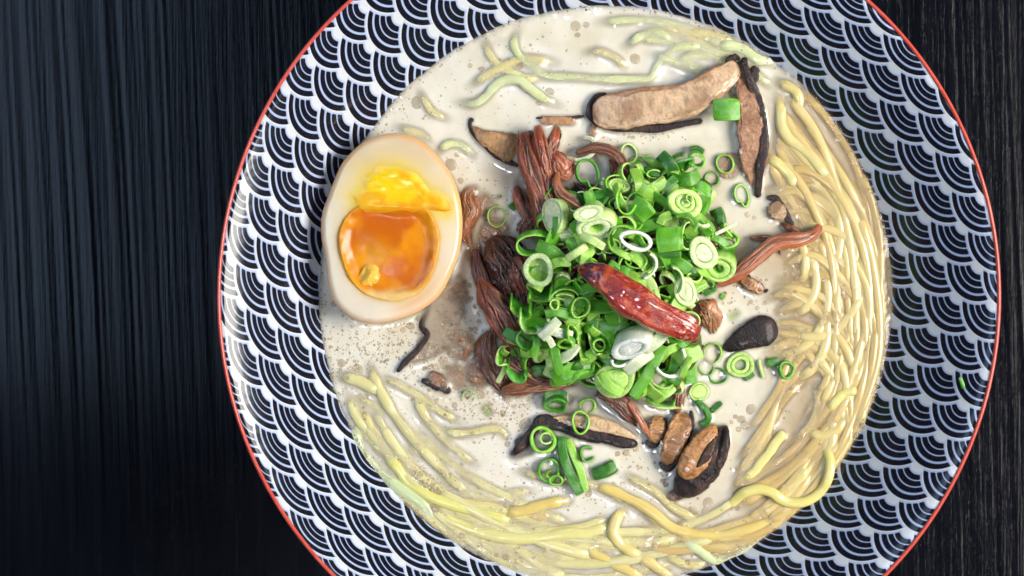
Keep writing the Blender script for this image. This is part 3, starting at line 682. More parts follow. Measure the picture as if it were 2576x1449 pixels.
for k, (x, y, w1, a) in enumerate([(1215, 520, 60, 1.4), (1240, 585, 80, .6), (1205, 640, 60, 1.2), (1160, 870, 90, 2.0), (1210, 930, 90, .4), (1290, 960, 80, .2), (1150, 950, 60, .5), (1330, 470, 60, 1.1)]):
    meat([(x - 45 * math.cos(a), y - 45 * math.sin(a), -.0004), (x, y, .0), (x + 45 * math.cos(a), y + 45 * math.sin(a), -.0006)],
         'one of the blurred brown meat scraps sunk under the broth beside the egg', w1, -.0014, .4, 70 + k, (.34, .18, .11), (.12, .06, .04), group='meat scraps sunk beside the egg', n=30, rag=.6)
for k, (x, y) in enumerate([(1450, 620), (1540, 560), (1640, 560), (1700, 650), (1600, 700), (1480, 740), (1420, 850), (1520, 850), (1620, 840), (1560, 930), (1680, 760), (1380, 780), (1760, 620), (1700, 880)]):
    a = k * 1.3
    meat([(x - 60 * math.cos(a), y - 60 * math.sin(a), .003), (x, y, .0055), (x + 60 * math.cos(a), y + 60 * math.sin(a), .003)],
         'one of the dark meat chunks buried under the chopped onion heap', 110, .0, .75, 40 + k, (.13, .05, .03), (.03, .012, .008), group='meat under the onion heap', n=40, rag=.5)

# ------------------------------------------------------------------ mushrooms
FL = (.56, .36, .20); FL2 = (.33, .15, .06); DK = (.020, .011, .012)
def slab(pts, wpx, z, label, skins, c1=FL, c2=FL2, hpx=None, seed=0, parts=None, w_list=None, n=80, cat='mushroom', sq=5, stripes=0):
    """flesh ribbon plus dark skin tubes; skins: list of (pts, wpx, dz)"""
    loc = W(pts[0][0], pts[0][1], Z0 + z)
    root = empty('shiitake_slice', loc, label, cat)
    wl = np.array(w_list if w_list else [wpx]) ; wl = np.array([mm(a) / 2 for a in wl])
    hh = mm(hpx or 20) / 2 * .72
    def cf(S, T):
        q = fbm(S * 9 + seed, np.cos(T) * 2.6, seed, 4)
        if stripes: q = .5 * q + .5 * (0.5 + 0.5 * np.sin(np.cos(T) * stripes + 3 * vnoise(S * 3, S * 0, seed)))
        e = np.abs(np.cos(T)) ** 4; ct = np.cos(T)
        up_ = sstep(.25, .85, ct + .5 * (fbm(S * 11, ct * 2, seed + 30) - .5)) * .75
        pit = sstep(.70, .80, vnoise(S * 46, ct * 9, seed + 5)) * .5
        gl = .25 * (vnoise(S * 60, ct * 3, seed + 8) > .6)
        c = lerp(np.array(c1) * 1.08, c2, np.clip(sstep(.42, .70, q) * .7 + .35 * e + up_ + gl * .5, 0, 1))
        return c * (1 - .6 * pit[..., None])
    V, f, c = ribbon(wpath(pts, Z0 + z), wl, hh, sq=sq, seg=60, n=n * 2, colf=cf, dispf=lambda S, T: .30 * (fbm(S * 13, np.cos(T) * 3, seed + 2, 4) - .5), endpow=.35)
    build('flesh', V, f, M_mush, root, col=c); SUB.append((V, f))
    for k, (sp, sw, dz) in enumerate(skins):
        sp = [tuple(a) if len(a) > 2 else (a[0], a[1], 0) for a in sp]
        V, f, c = ribbon(wpath(sp, Z0 + z + dz), lambda s: mm(sw * 1.35) / 2 * (.5 + .5 * np.sin(np.clip(s, .05, .95) * math.pi) ** .4) * (1 + .5 * (vnoise(s * 9, 0 * s, seed + 3) - .5)), mm(min(max(sw, 14), 26)) / 2 * .5, sq=3.0, seg=14, n=max(50, 10 * len(sp)),
                         colf=lambda S, T: lerp(DK, (.075, .035, .025), sstep(.5, .8, fbm(S * 22, T, seed + k))),
                         dispf=lambda S, T: (.34 if sw < 30 else .16) * (fbm(S * 40, T * 1.4, seed + 7 + k) - .5))
        build('cap_skin', V, f, M_skin, root, col=c); SUB.append((V, f))
    return root
slab([(1490,284,.001),(1560,280,.002),(1620,268,.003),(1680,262,.003),(1740,246,.003),(1790,214,.003),(1830,185,.002),(1852,158,.001)], 60, .0012,
     'large tan mushroom slice with a black rounded left end across the top of the broth',
     [([(1530,240),(1505,240),(1488,258),(1483,285),(1500,305),(1530,318),(1600,322),(1660,322),(1720,312),(1768,303)], 15, .0002),
      ([(1826,160),(1835,148),(1850,144),(1862,150)], 12, .001)], w_list=[88, 92, 96, 98, 92, 82, 66, 46], hpx=38, seed=1, c1=(.62, .42, .25), c2=(.36, .18, .08))
slab([(1866,175,.001),(1872,225,.002),(1886,290,.0022),(1893,350,.002),(1897,410,.001),(1899,470,-.0012)], 50, .0006,
     'long upright mushroom strip with a dark frilled right edge at the upper right',
     [([(1872,143,.002),(1874,165,.003),(1885,200,.003),(1898,230,.002),(1912,270,.002),(1920,320,.002),(1922,370,.002),(1912,420,.0015),(1908,465,.0),(1906,498,-.001)], 17, .0008),
      ([(1895,165),(1898,185),(1893,210)], 18, .0015), ([(1868,148),(1866,170),(1873,200)], 15, .0015)],
     w_list=[26, 46, 62, 74, 66, 28], hpx=28, seed=2, c1=(.42, .22, .12), c2=(.27, .115, .05))
slab([(1188,318,.0),(1215,342,.001),(1250,358,.001),(1300,378,.0004)], 40, .0004,
     'brown mushroom wedge with a curled dark tip between egg and meat',
     [([(1192,300),(1183,305),(1184,322),(1195,340),(1215,360),(1240,385),(1270,402),(1305,418)], 11, .0003)],
     w_list=[8, 40, 62, 84], hpx=22, seed=3, c1=(.45, .25, .10), c2=(.26, .12, .04))
slab([(1355,302,.0),(1400,304,.0006),(1450,304,.0)], 22, .0001, 'sunken mushroom sliver behind the meat tops',
     [([(1348,297),(1380,297),(1420,298),(1470,292)], 7, .0004)], hpx=16, seed=4, c1=(.45, .24, .10))
slab([(1500,300,0),(1492,325,.0004),(1490,345,0)], 16, .0, 'tiny dark mushroom shard under the black end of the top slice', [([(1488,310),(1485,325),(1488,345)], 8, .0004)], hpx=14, seed=14, c1=(.30, .12, .04))
slab([(1385,1054,.001),(1440,1058,.0013),(1500,1066,.0013),(1555,1082,.001),(1600,1102,.0)], 50, .0006,
     'long mushroom slice with a thick black lower edge below the heap',
     [([(1290,1143,-.0008),(1315,1118),(1345,1078),(1362,1061),(1395,1066),(1440,1078),(1480,1090),(1530,1104),(1575,1115),(1605,1116,-.001)], 25, .0012)],
     w_list=[10, 34, 40, 30, 10], hpx=18, seed=5, c1=(.60, .42, .24), c2=(.46, .25, .10))
slab([(1325,1100,-.0002),(1310,1122,.0),(1296,1140,-.0004)], 40, .0, 'dark pointed mushroom tip left of the lower onion cluster', [([(1348,1088),(1320,1125),(1288,1142),(1310,1146),(1345,1136)], 14, .0)],
     w_list=[44, 40, 12], hpx=16, seed=15, c1=(.07, .035, .03), c2=(.03, .015, .012))
slab([(1655,1045,.001),(1652,1080,.0015),(1640,1112,.0005)], 44, .0006, 'short mushroom piece with dark curled foot, leftmost of the three standing slices',
     [([(1673,1050),(1674,1085),(1662,1108)], 8, .001), ([(1625,1108),(1636,1118),(1650,1115),(1657,1106)], 13, .0006)], w_list=[30, 46, 30], hpx=28, seed=6, c1=(.50, .26, .09), c2=(.22, .09, .03))
slab([(1720,1040,.001),(1705,1090,.0025),(1688,1135,.0025),(1672,1165,.001)], 56, .001, 'glossy brown mushroom slice with a black right edge, middle of the three standing slices',
     [([(1738,1032),(1740,1065),(1728,1105),(1708,1145),(1692,1172),(1675,1178),(1658,1162)], 12, .001)], w_list=[44, 60, 54, 26], hpx=34, seed=7, c1=(.50, .25, .09), c2=(.20, .08, .03), stripes=5)
def folded():
    root = empty('shiitake_slice', W(1750, 1160, Z0), 'folded black mushroom cap with an orange brown inner crease, rightmost of the three standing slices', 'mushroom')
    def rb(name, pts, wl, hp, z, mat, c1, c2, seed, sq=2.5, disp=.18):
        V, f, c = ribbon(wpath(pts, Z0 + z), np.array([mm(a) / 2 for a in wl]), mm(hp) / 2, sq=sq, seg=30, n=90,
                         colf=lambda S, T: lerp(c1, c2, sstep(.45, .75, fbm(S * 14, np.cos(T) * 3, seed))),
                         dispf=lambda S, T: disp * (fbm(S * 24, T * 1.2, seed + 7) - .5), endpow=.4)
        build(name, V, f, mat, root, col=c); SUB.append((V, f))
    rb('cap_skin', [(1826,1072,.001),(1806,1105,.003),(1778,1150,.004),(1740,1205,.003),(1702,1243,.0008)], [20, 66, 96, 92, 44], 50, .0, M_skin, DK, (.08, .04, .03), 3)
    rb('inner_flesh', [(1800,1070,.0012),(1776,1108,.0030),(1750,1152,.0034),(1716,1202,.0026)], [22, 62, 74, 44], 22, .0030, M_mush, (.50, .24, .08), (.28, .11, .03), 4)
    rb('crease', [(1802,1096,.002),(1790,1122,.0035),(1774,1150,.004),(1752,1176,.0038)], [6, 24, 24, 5], 12, .0036, M_skin, (.03, .014, .01), (.12, .05, .02), 5)
    rb('outer_lip', [(1829,1074,.002),(1826,1110,.003),(1815,1150,.003),(1793,1190,.002),(1760,1222,.0015)], [8, 24, 28, 26, 12], 22, .0030, M_skin, DK, (.10, .05, .03), 6, disp=.3)
    rb('foot', [(1730,1222,.0005),(1700,1245,.0004),(1672,1250,-.0002)], [30, 34, 18], 14, .0, M_mush, (.22, .11, .06), (.06, .03, .02), 7)
folded()
def black_cap():
    root = empty('shiitake_slice', W(1890, 850, Z0), 'black drop shaped mushroom cap piece right of the onion heap', 'mushroom')
    V, f, c = ribbon(wpath([(1812,878,-.0012),(1840,868,.0002),(1880,848,.0012),(1920,832,.0014),(1956,822,.0)], Z0 + .0002), np.array([mm(a) / 2 for a in (14, 44, 66, 80, 58)]), mm(24) / 2, sq=3, seg=34, n=70,
                     colf=lambda S, T: lerp(DK * np.array(.8), (.07, .03, .028), sstep(.5, .8, fbm(S * 16, T * 1.5, 5))), dispf=lambda S, T: .16 * (fbm(S * 18, T * 1.5, 8) - .5), endpow=.5)
    build('cap_skin', V, f, M_skin, root, col=c); SUB.append((V, f))
DK = np.array(DK)
black_cap()
slab([(1860,700,.0004),(1885,712,.0012),(1920,732,.0006)], 30, .0002, 'small charred mushroom scrap below the straight meat stick', [([(1850,692),(1870,700),(1888,710)], 20, .0006), ([(1925,728),(1930,735)], 12, .0004)],
     w_list=[22, 32, 26], hpx=18, seed=9, c1=(.42, .20, .08), c2=(.10, .04, .02))
slab([(1935,515,.0002),(1955,530,.001),(1975,550,.0004)], 46, .0002, 'little mushroom corner with a black edge above the straight meat stick', [([(1930,500),(1945,498),(1960,507),(1970,530),(1985,555),(1998,565)], 14, .0006)],
     w_list=[30, 48, 20], hpx=18, seed=10, c1=(.42, .26, .13), c2=(.30, .16, .08))
slab([(1165,700,-.0006),(1130,770,-.0002),(1095,850,.0),(1030,915,-.0002)], 60, -.0002, 'long mushroom slice sunk in froth with a jagged black edge below the egg',
     [([(1160,688,-.0008),(1120,720,-.0012),(1090,758,-.0008),(1072,790,.0),(1062,820,.0),(1075,845,.0005),(1050,880,.0006),(1020,910,.0006),(999,936,.0004)], 12, .0006)],
     w_list=[40, 90, 80, 16], hpx=16, seed=11, c1=(.42, .30, .2), c2=(.26, .16, .1))
slab([(1075,942,.0002),(1105,958,.0006),(1128,975,.0002)], 30, .0, 'black seed shaped mushroom fleck floating left of the heap', [([(1060,957),(1085,963),(1110,975),(1134,986)], 17, .0006)],
     w_list=[30, 36, 10], hpx=14, seed=12, c1=(.33, .16, .08), c2=(.14, .06, .03))
slab([(1800,400,.0004),(1830,415,.0008),(1860,440,.0002)], 60, -.0006, 'drowned brown mushroom patch beside the two onion loops', [], w_list=[30, 70, 40], hpx=14, seed=13, c1=(.40, .24, .16), c2=(.30, .16, .10))

# ------------------------------------------------------------------ spring onion pieces
G0 = np.array((.025, .155, .006)); G1 = np.array((.085, .38, .012)); G2 = np.array((.31, .64, .060)); GP = np.array((.56, .80, .22)); GW = np.array((.80, .90, .56))
TONES = {'dark': (G0, G1, G1 * .8), 'mid': (G1, G2, G0 * 1.6), 'light': (G2, GP, G1), 'pale': (GP, GW, G2), 'white': (GW, (.90, .93, .84), GP)}
def heap_z(px, py):
    d = ((px - 1560) / 250.0) ** 2 + ((py - 720) / 290.0) ** 2
    return 0.0150 * math.exp(-d * .8)
def place(name, V, f, c, px, py, z, rot, tilt, tdir, label, group=None, sub=True):
    Rm = Matrix.Rotation(R(tdir), 3, 'Z') @ Matrix.Rotation(R(tilt), 3, 'Y') @ Matrix.Rotation(R(-tdir), 3, 'Z') @ Matrix.Rotation(R(rot), 3, 'Z')
    A = np.array(Rm); V = V @ A.T; org = np.array(W(px, py, Z0 + z))
    V = V + org
    o = build(name, V, f, M_scal, col=c, origin=org)
    tag(o, label, 'spring onion', group)
    if sub and z < .006: SUB.append((V, f))
    return o
def ring(px, py, wpx, hpx, label, tone='mid', rot=0, hgt=2.2, wall=.8, tilt=0, tdir=0, dz=0.0, z=None, arc=None, kink=0.0, seed=None, group=None, cut=None):
    """hollow slice of onion leaf. hgt, wall in mm."""
    seed = seed if seed is not None else rnd.randrange(9999)
    if z is None: z = heap_z(px, py) + .002 + dz
    a_, b_ = mm(wpx) / 2, mm(hpx) / 2; n = 56; wall *= .00072; hgt *= .001
    closed = arc is None
    t = np.linspace(0, 2 * math.pi, n, endpoint=False) if closed else np.linspace(R(arc[0]), R(arc[1]), n)
    rr = 1 + .06 * np.sin(2 * t + seed) + .03 * np.sin(3 * t + seed * 1.7) + kink * -np.exp(-((np.mod(t - 1.1, 2 * math.pi) - math.pi) / .35) ** 2)
    ox = a_ * rr * np.cos(t); oy = b_ * rr * np.sin(t)
    tx, ty = np.gradient(ox), np.gradient(oy)
    if closed: tx = np.roll(ox, -1) - np.roll(ox, 1); ty = np.roll(oy, -1) - np.roll(oy, 1)
    L = np.hypot(tx, ty) + 1e-12; nx, ny = ty / L, -tx / L
    wl = wall * (1 + .15 * np.sin(t * 3 + seed))
    hz = hgt / 2 * (1 + .12 * np.sin(t * 2 + seed * .3))
    prof = [(0, -1), (.05, -.3), (.05, .4), (0, .88), (-.25, 1), (-.75, 1), (-1, .85), (-.95, .2), (-.95, -.5), (-1, -1)]
    sk, cf, inn = [np.array(q) for q in TONES[tone]]
    cols = [sk, sk, sk, sk * .5 + cf * .5, cf, cf, cf * .7 + inn * .3, inn, inn, inn]
    V = []; Cc = []
    bend = .35 * hgt * np.sin(t + seed)
    for (o_, zz), cl in zip(prof, cols):
        V.append(np.stack([ox + nx * wl * o_, oy + ny * wl * o_, hz * zz + bend], -1))
        st = .78 + .44 * vnoise(t * 9, 0 * t + o_, seed)
        Cc.append(cl * st[:, None])
    m_ = len(prof); V = np.stack(V, 1).reshape(-1, 3); Cc = np.stack(Cc, 1).reshape(-1, 3)
    idx = np.arange(n * m_).reshape(n, m_); a = idx if closed else idx[:-1]; b = np.roll(idx, -1, 0) if closed else idx[1:]
    f = np.stack([a, np.roll(a, -1, 1), np.roll(b, -1, 1), b], -1).reshape(-1, 4).tolist()
    if not closed: f += [idx[0][::-1].tolist(), idx[-1].tolist()]
    return place('onion_ring' if closed else 'onion_curl', V, f, Cc, px, py, z, rot, tilt, tdir, label, group)
def disc(px, py, wpx, hpx, label, tone='pale', rot=0, hgt=2.5, tilt=0, tdir=0, dz=0.0, z=None, seed=None, group=None, rings=(.93, .62, .40), hole=0.0):
    """solid slice of the white stem with concentric layers; layers become parts."""
    seed = seed if seed is not None else rnd.randrange(9999)
    if z is None: z = heap_z(px, py) + .0025 + dz
    org = W(px, py, Z0 + z)
    root = empty('onion_slice', org, label, 'spring onion', group)
    Rm = np.array(Matrix.Rotation(R(tdir), 3, 'Z') @ Matrix.Rotation(R(tilt), 3, 'Y') @ Matrix.Rotation(R(-tdir), 3, 'Z') @ Matrix.Rotation(R(rot), 3, 'Z'))
    a_, b_ = mm(wpx) / 2, mm(hpx) / 2; hgt *= .001; n = 60
    t = np.linspace(0, 2 * math.pi, n, endpoint=False)
    edges = [1.0] + [r for r in rings if r < .9] + [hole]
    sk, cf, inn = [np.array(q) for q in TONES[tone]]
    for k in range(len(edges) - 1):
        r1, r0 = edges[k], edges[k + 1]
        r1e = r1 - (0.012 if k else 0)
        rs = [r1e, r1e, r1e, r1e - .02, r1e - .06, (r1e + r0) / 2, r0 + .05, r0 + .015, r0 + .015]
        up = .10 * (len(edges) - 2 - k) * ((seed % 7) / 7 - .35)
        zs = [-1, -.2, .85, .97, 1.0 + up, 1.02 + up, .99 + up, .90, -1]
        cl = [sk, sk * .8 + cf * .2, sk * .6 + cf * .4, cf, cf, cf * (1.0), cf * .8 + sk * .2, sk * .75 + inn * .25, inn]
        if k == len(edges) - 2 and hole == 0: rs[-3:] = [.10, .04, .004]; zs[-3:] = [1.01 + up, 1.0 + up, 1.0 + up]; cl[-3:] = [cf, cf * .9, sk]
        lt = k / max(1, len(edges) - 2); cfk = cf * (.35 + .65 * lt) + np.array((.52, .76, .24)) * (.65 - .65 * lt) if tone != 'white' else cf
        cl = [c if i_ < 2 or i_ > 6 else c * .35 + cfk * .65 for i_, c in enumerate(cl)]
        V = []; Cc = []
        wob = 1 + .04 * np.sin(2 * t + seed + k) + .03 * np.sin(3 * t + seed * 2.1 + k * .7)
        for r, zz, c in zip(rs, zs, cl):
            V.append(np.stack([a_ * r * wob * np.cos(t), b_ * r * wob * np.sin(t), hgt / 2 * zz + 0 * t + .05 * hgt * np.sin(t + seed)], -1))
            Cc.append(c * (.84 + .32 * vnoise(t * 8, 0 * t + (r if zz > .95 else 0), seed + k))[:, None])
        V = np.stack(V, 0).reshape(-1, 3) @ Rm.T + np.array(org); Cc = np.stack(Cc, 0).reshape(-1, 3)
        m_ = len(rs); idx = np.arange(n * m_).reshape(m_, n); idn = np.roll(idx, -1, 1)
        f = np.stack([idx[:-1], idn[:-1], idn[1:], idx[1:]], -1).reshape(-1, 4).tolist() + [idx[0][::-1].tolist(), idx[-1].tolist()]
        build('layer', V, f, M_scal, root, col=Cc)
        if z < .006: SUB.append((V, f))
    return root
def strip(pts, wpx, label, tone='mid', thick=.5, flat=True, dz=0.0, z=None, seed=None, group=None, roll=0.0, ridges=3, endpow=.05):
    """piece of leaf: flat ribbon (or standing on edge)."""
    seed = seed if seed is not None else rnd.randrange(9999)
    mx = np.mean([p[0] for p in pts]); my = np.mean([p[1] for p in pts])
    if z is None: z = heap_z(mx, my) + .0035 + dz
    sk, cf, inn = [np.array(q) for q in TONES[tone]]
    w_ = mm(wpx) / 2; th = thick * .001 / 2
    def cf_(S, T):
        x = np.cos(T); q = vnoise(x * ridges * 3, S * 2, seed)
        c = lerp(sk * .75, sk * .65 + cf * .35, q)
        e = sstep(.86, 1., np.abs(x)) * .8 + (1 - sstep(0, .05, S)) * .6 + (1 - sstep(0, .05, 1 - S)) * .6
        return c * (1 - np.clip(e, 0, 1)[..., None] * .7) + cf * np.clip(e, 0, 1)[..., None] * .7
    hw, hh = (w_, th)
    rl = roll if flat else (np.array(roll) + R(78))
    V, f, c = ribbon(wpath([(*p, 0) if len(p) == 2 else p for p in pts], Z0 + z), hw, hh, sq=6, seg=26, n=44, colf=cf_, roll=rl,
                     dispf=lambda S, T: np.abs(np.sin(T)) * .45 * (vnoise(np.cos(T) * ridges * 3, S * 1.5, seed + 3) - .5), endpow=endpow)
    if flat:   # gentle arch across the leaf and along it
        pass
    o = build('onion_strip', V, f, M_scal, col=c); tag(o, label, 'spring onion', group)
    if z < .006: SUB.append((V, f))
    return o

HEAP = [(1600,385),(1700,395),(1760,385),(1800,470),(1850,560),(1850,690),(1760,760),(1765,860),(1740,960),(1690,1010),(1570,1005),(1480,965),(1385,970),(1290,930),(1262,870),(1310,790),(1320,700),(1330,600),(1385,490),(1500,470)]
# packing layer
k = 0; tries = 0; packed = []
while k < 215 and tries < 14000:
    tries += 1
    x = rnd.uniform(1262, 1850); y = rnd.uniform(395, 1000)
    if poly_sd(x, y, HEAP) > -20: continue
    if any((x - a) ** 2 + (y - b) ** 2 < 20 ** 2 for a, b in packed): continue
    packed.append((x, y)); k += 1
    tone = rnd.choice(['dark', 'mid', 'mid', 'mid', 'light', 'light', 'light', 'pale'])
    q = rnd.random(); s = rnd.uniform(36, 66)
    tw = {'dark': 'dark green', 'mid': 'bright green', 'light': 'light green', 'pale': 'pale greenish white'}[tone]
    shp = 'ring' if q < .22 else ('open curl' if q < .50 else 'leaf scrap')
    where = ('upper ' if y < 640 else ('middle ' if y < 820 else 'lower ')) + ('left' if x < 1480 else ('centre' if x < 1650 else 'right'))
    lab = 'small %s onion %s packed in the %s of the heap' % (tw, shp, where); grp = 'onion pieces packed into the heap, %s %s %s' % (tone, shp, where)
    dz = rnd.uniform(-.0015, .001)
    if q < .22: ring(x, y, s, s * rnd.uniform(.6, 1), lab, tone, rnd.uniform(0, 180), rnd.uniform(1.6, 3), .8, rnd.uniform(0, 60), rnd.uniform(0, 360), dz, group=grp)
    elif q < .50: ring(x, y, s * 1.15, s * rnd.uniform(.6, 1.1), lab, tone, 0, rnd.uniform(1.8, 3.2), .7, rnd.uniform(0, 60), rnd.uniform(0, 360), dz, arc=(rnd.uniform(0, 90), rnd.uniform(200, 300)), group=grp)
    else:
        a = rnd.uniform(0, 6.28); l = rnd.uniform(24, 42)
        strip([(x - l * math.cos(a), y - l * math.sin(a), 0), (x + 6 * math.sin(a), y - 6 * math.cos(a), .0015), (x + l * math.cos(a), y + l * math.sin(a), 0)], rnd.uniform(20, 44), lab, tone, .6, True, dz, group=grp, roll=rnd.uniform(-.7, .7))

T_ = .0035
# --- upper part of the heap
ring(1478,437,58,78, 'crumpled dark green ring standing over the black hollow at the top left of the heap', 'dark', 8, 2.0, .9, 8, 0, z=.008, kink=.35, seed=3)
ring(1581,388,46,50, 'thin light green ring alone above the heap', 'light', 0, 1.6, .7, 8, 90, z=.0016, seed=5)
ring(1605,415,62,44, 'washed out ring just under the thin light green ring', 'light', 10, 1.2, .6, z=.0004, seed=6)
strip([(1625,395),(1648,415),(1672,440)], 22, 'translucent sliver of leaf sloping under the top rings', 'light', .5, z=.0012)
ring(1712,408,62,50, 'glossy green curl at the top of the heap', 'dark', 35, 3.2, 1.2, 25, 240, z=.0065, arc=(40, 330), seed=8)
ring(1752,402,42,36, 'small ring hanging off the glossy top curl', 'mid', 0, 2.8, 1.0, 25, 270, z=.0062, seed=9)
ring(1700,432,44,36, 'short hook of leaf below the glossy top curl', 'mid', 20, 2.8, 1.0, 20, 250, z=.0068, arc=(170, 380), seed=10)
strip([(1735,378),(1752,374),(1770,384)], 16, 'dark tip of leaf beyond the small hanging ring', 'dark', .6, z=.0025)
strip([(1748,425,.0),(1760,455,.0008),(1768,485,.0)], 13, 'narrow bright green leaf edge right of the top curls', 'mid', .8, z=.0062)
ring(1608,457,58,56, 'dark ring with a brown hollow below the light ring', 'dark', 0, 2.4, .8, 15, 200, z=.0085, seed=11)
strip([(1600,437,.0),(1640,432,.0005),(1690,440,-.0004)], 26, 'dark green leaf lying flat along the upper edge of the heap', 'dark', .6, z=.0072)
strip([(1700,446,.0),(1672,475,.001),(1655,505,.0004),(1648,545,-.001)], 24, 'long dark leaf running down from the glossy top curl', 'dark', .8, z=.010)
ring(1640,480,66,56, 'open green arc with a pale glint under the dark ring', 'mid', 0, 2.6, .9, 20, 120, z=.0105, arc=(200, 350), seed=12)
disc(1556,470,58,36, 'little pale green slice beside the hooped meat arch', 'light', -15, 2.6, 20, 90, z=.0095, seed=13)
strip([(1514,452),(1524,462),(1532,474)], 24, 'see through flake of onion by the hooped meat arch', 'pale', .5, z=.009)
ring(1392,490,50,40, 'dark crescent of leaf against the ribbed meat bundle', 'dark', 40, 3.0, .8, 20, 20, z=.0085, arc=(60, 280), seed=14)
strip([(1400,505,.0),(1435,500,.002),(1470,520,.0)], 40, 'broad dark leaf behind the tall pale ring', 'dark', .6, z=.009)
disc(1398,543,64,92, 'tall pale slice leaning on its side left of the big two tier slice', 'pale', 6, 3.6, 38, 180, z=.0125, seed=15, rings=(.93, .8))
disc(1424,590,44,34, 'frosty white green lump under the tall pale slice', 'pale', 0, 3.0, 20, 90, z=.012, seed=16)
strip([(1478,480),(1484,500),(1488,516)], 27, 'flat green square of leaf above the big two tier slice', 'mid', .7, z=.0135)
strip([(1496,492),(1512,488),(1530,490)], 22, 'bluish green chip right of the flat square', 'dark', .7, z=.0135)
disc(1502,562,104,64, 'big two tier pale slice, lower tier with a striped wall', 'pale', 8, 5.2, 38, 262, z=.0165, seed=17, rings=(.93, .72), hole=.35)
disc(1480,536,76,40, 'flat oval top layer resting on the big two tier slice', 'pale', 12, 1.4, 14, 262, z=.0205, seed=18, rings=(.93, .6))
ring(1578,505,54,70, 'folded green leaf curl at the upper middle of the heap', 'mid', 10, 3.4, .7, 20, 150, z=.0165, arc=(110, 330), seed=19)
strip([(1590,512,.0),(1612,525,.001),(1632,548,.0)], 50, 'frosted green leaf blade left of the large round slice', 'mid', .7, z=.0165, roll=.3)
disc(1722,512,84,74, 'large round slice with a milky core at the upper right of the heap', 'light', -25, 2.6, 12, 30, z=.0155, seed=20, rings=(.93, .60, .3))
ring(1755,552,64,40, 'outer layer peeling below the large round slice', 'pale', -30, 2.6, 1.2, 20, 60, z=.0145, arc=(200, 350), seed=21)
ring(1735,500,18,24, 'tiny pale loop on the large round slice', 'light', 10, 1.0, .5, 0, 0, z=.0175, seed=22)
strip([(1700,545,.0),(1730,540,.001),(1752,562,.0),(1745,585,.0)], 9, 'thin twisted green thread below the large round slice', 'mid', .9, z=.0185)
strip([(1688,540),(1668,548),(1660,565)], 22, 'bright wet leaf stub left of the thin thread', 'light', .8, z=.0165)
strip([(1755,630-70),(1775,575),(1790,590)], 26, 'curled leaf between the round slices on the right', 'mid', .8, z=.0145, roll=.5)
ring(1340,610,88,50, 'olive green tilted ring at the left edge of the heap', 'mid', 14, 3.2, .7, 32, 262, z=.0125, seed=23)
strip([(1397,545,.001),(1396,575,.001),(1386,600,.0)], 14, 'upright dark stalk beside the olive tilted ring', 'dark', 1.2, z=.0145)
ring(1568,600,76,64, 'bright green horseshoe of leaf in the middle of the heap', 'mid', 30, 3.6, .9, 20, 200, z=.018, arc=(20, 240), seed=24)
strip([(1540,622,.0),(1565,638,.001),(1590,650,.0)], 18, 'pointed tail of the bright green horseshoe', 'light', .8, z=.0185)
strip([(1462,592,.0),(1490,604,.0012),(1520,622,.0)], 20, 'pale ribbed strip left of the green horseshoe', 'pale', .8, z=.0195)
strip([(1425,652,.0),(1450,635,.0012),(1476,618,.0)], 19, 'straight pale strip slanting up above the chilli stem', 'pale', .8, z=.0185)
ring(1600,606,82,48, 'pure white almond shaped loop above the chilli', 'white', -22, 1.6, 1.5, 8, 100, z=.0225, seed=25)
ring(1618,668,66,70, 'white curl trailing from the almond loop towards the chilli', 'white', 0, 1.4, 1.0, 8, 0, z=.0212, arc=(-85, 60), seed=26)
ring(1604,655,92,72, 'nested green rings below the white almond loop', 'light', 5, 3.2, .8, 12, 200, z=.0170, seed=27)
ring(1602,655,56,42, 'inner oval of the nested green rings', 'mid', 5, 2.8, .8, 12, 200, z=.0175, seed=28)
strip([(1683,572,.0),(1685,605,.0012),(1688,632,.0008)], 66, 'large flat rectangle of bright green leaf in the upper middle', 'mid', .8, z=.0195, ridges=6, seed=29)
strip([(1655,641),(1684,640),(1712,638)], 20, 'dark folded lower edge of the flat green rectangle', 'dark', 1.0, z=.0185, seed=30)
ring(1730,595,52,66, 'wet crinkled leaf loop right of the flat rectangle', 'light', 10, 3.0, .7, 20, 20, z=.017, arc=(80, 340), seed=31)
disc(1768,636,64,88, 'smooth oval pale slice at the right shoulder of the heap', 'pale', 38, 2.2, 10, 320, z=.0165, seed=32, rings=(.93, .58))
disc(1808,668,84,74, 'stacked light green slice with a square hole, tucked under the oval one', 'light', 0, 5.2, 24, 250, z=.0125, seed=33, rings=(.93, .7), hole=.3)
ring(1827,604,60,54, 'green ring at the right edge holding a drop of broth', 'mid', 0, 2.4, 1.0, 14, 90, z=.0075, seed=34)
strip([(1798,590),(1826,576),(1852,562)], 9, 'thin white sliver sticking out to the right', 'white', .9, z=.0115)
strip([(1800,525),(1808,545),(1812,570)], 34, 'dark leaf dipping into the broth at the right edge', 'dark', .7, z=.0045)
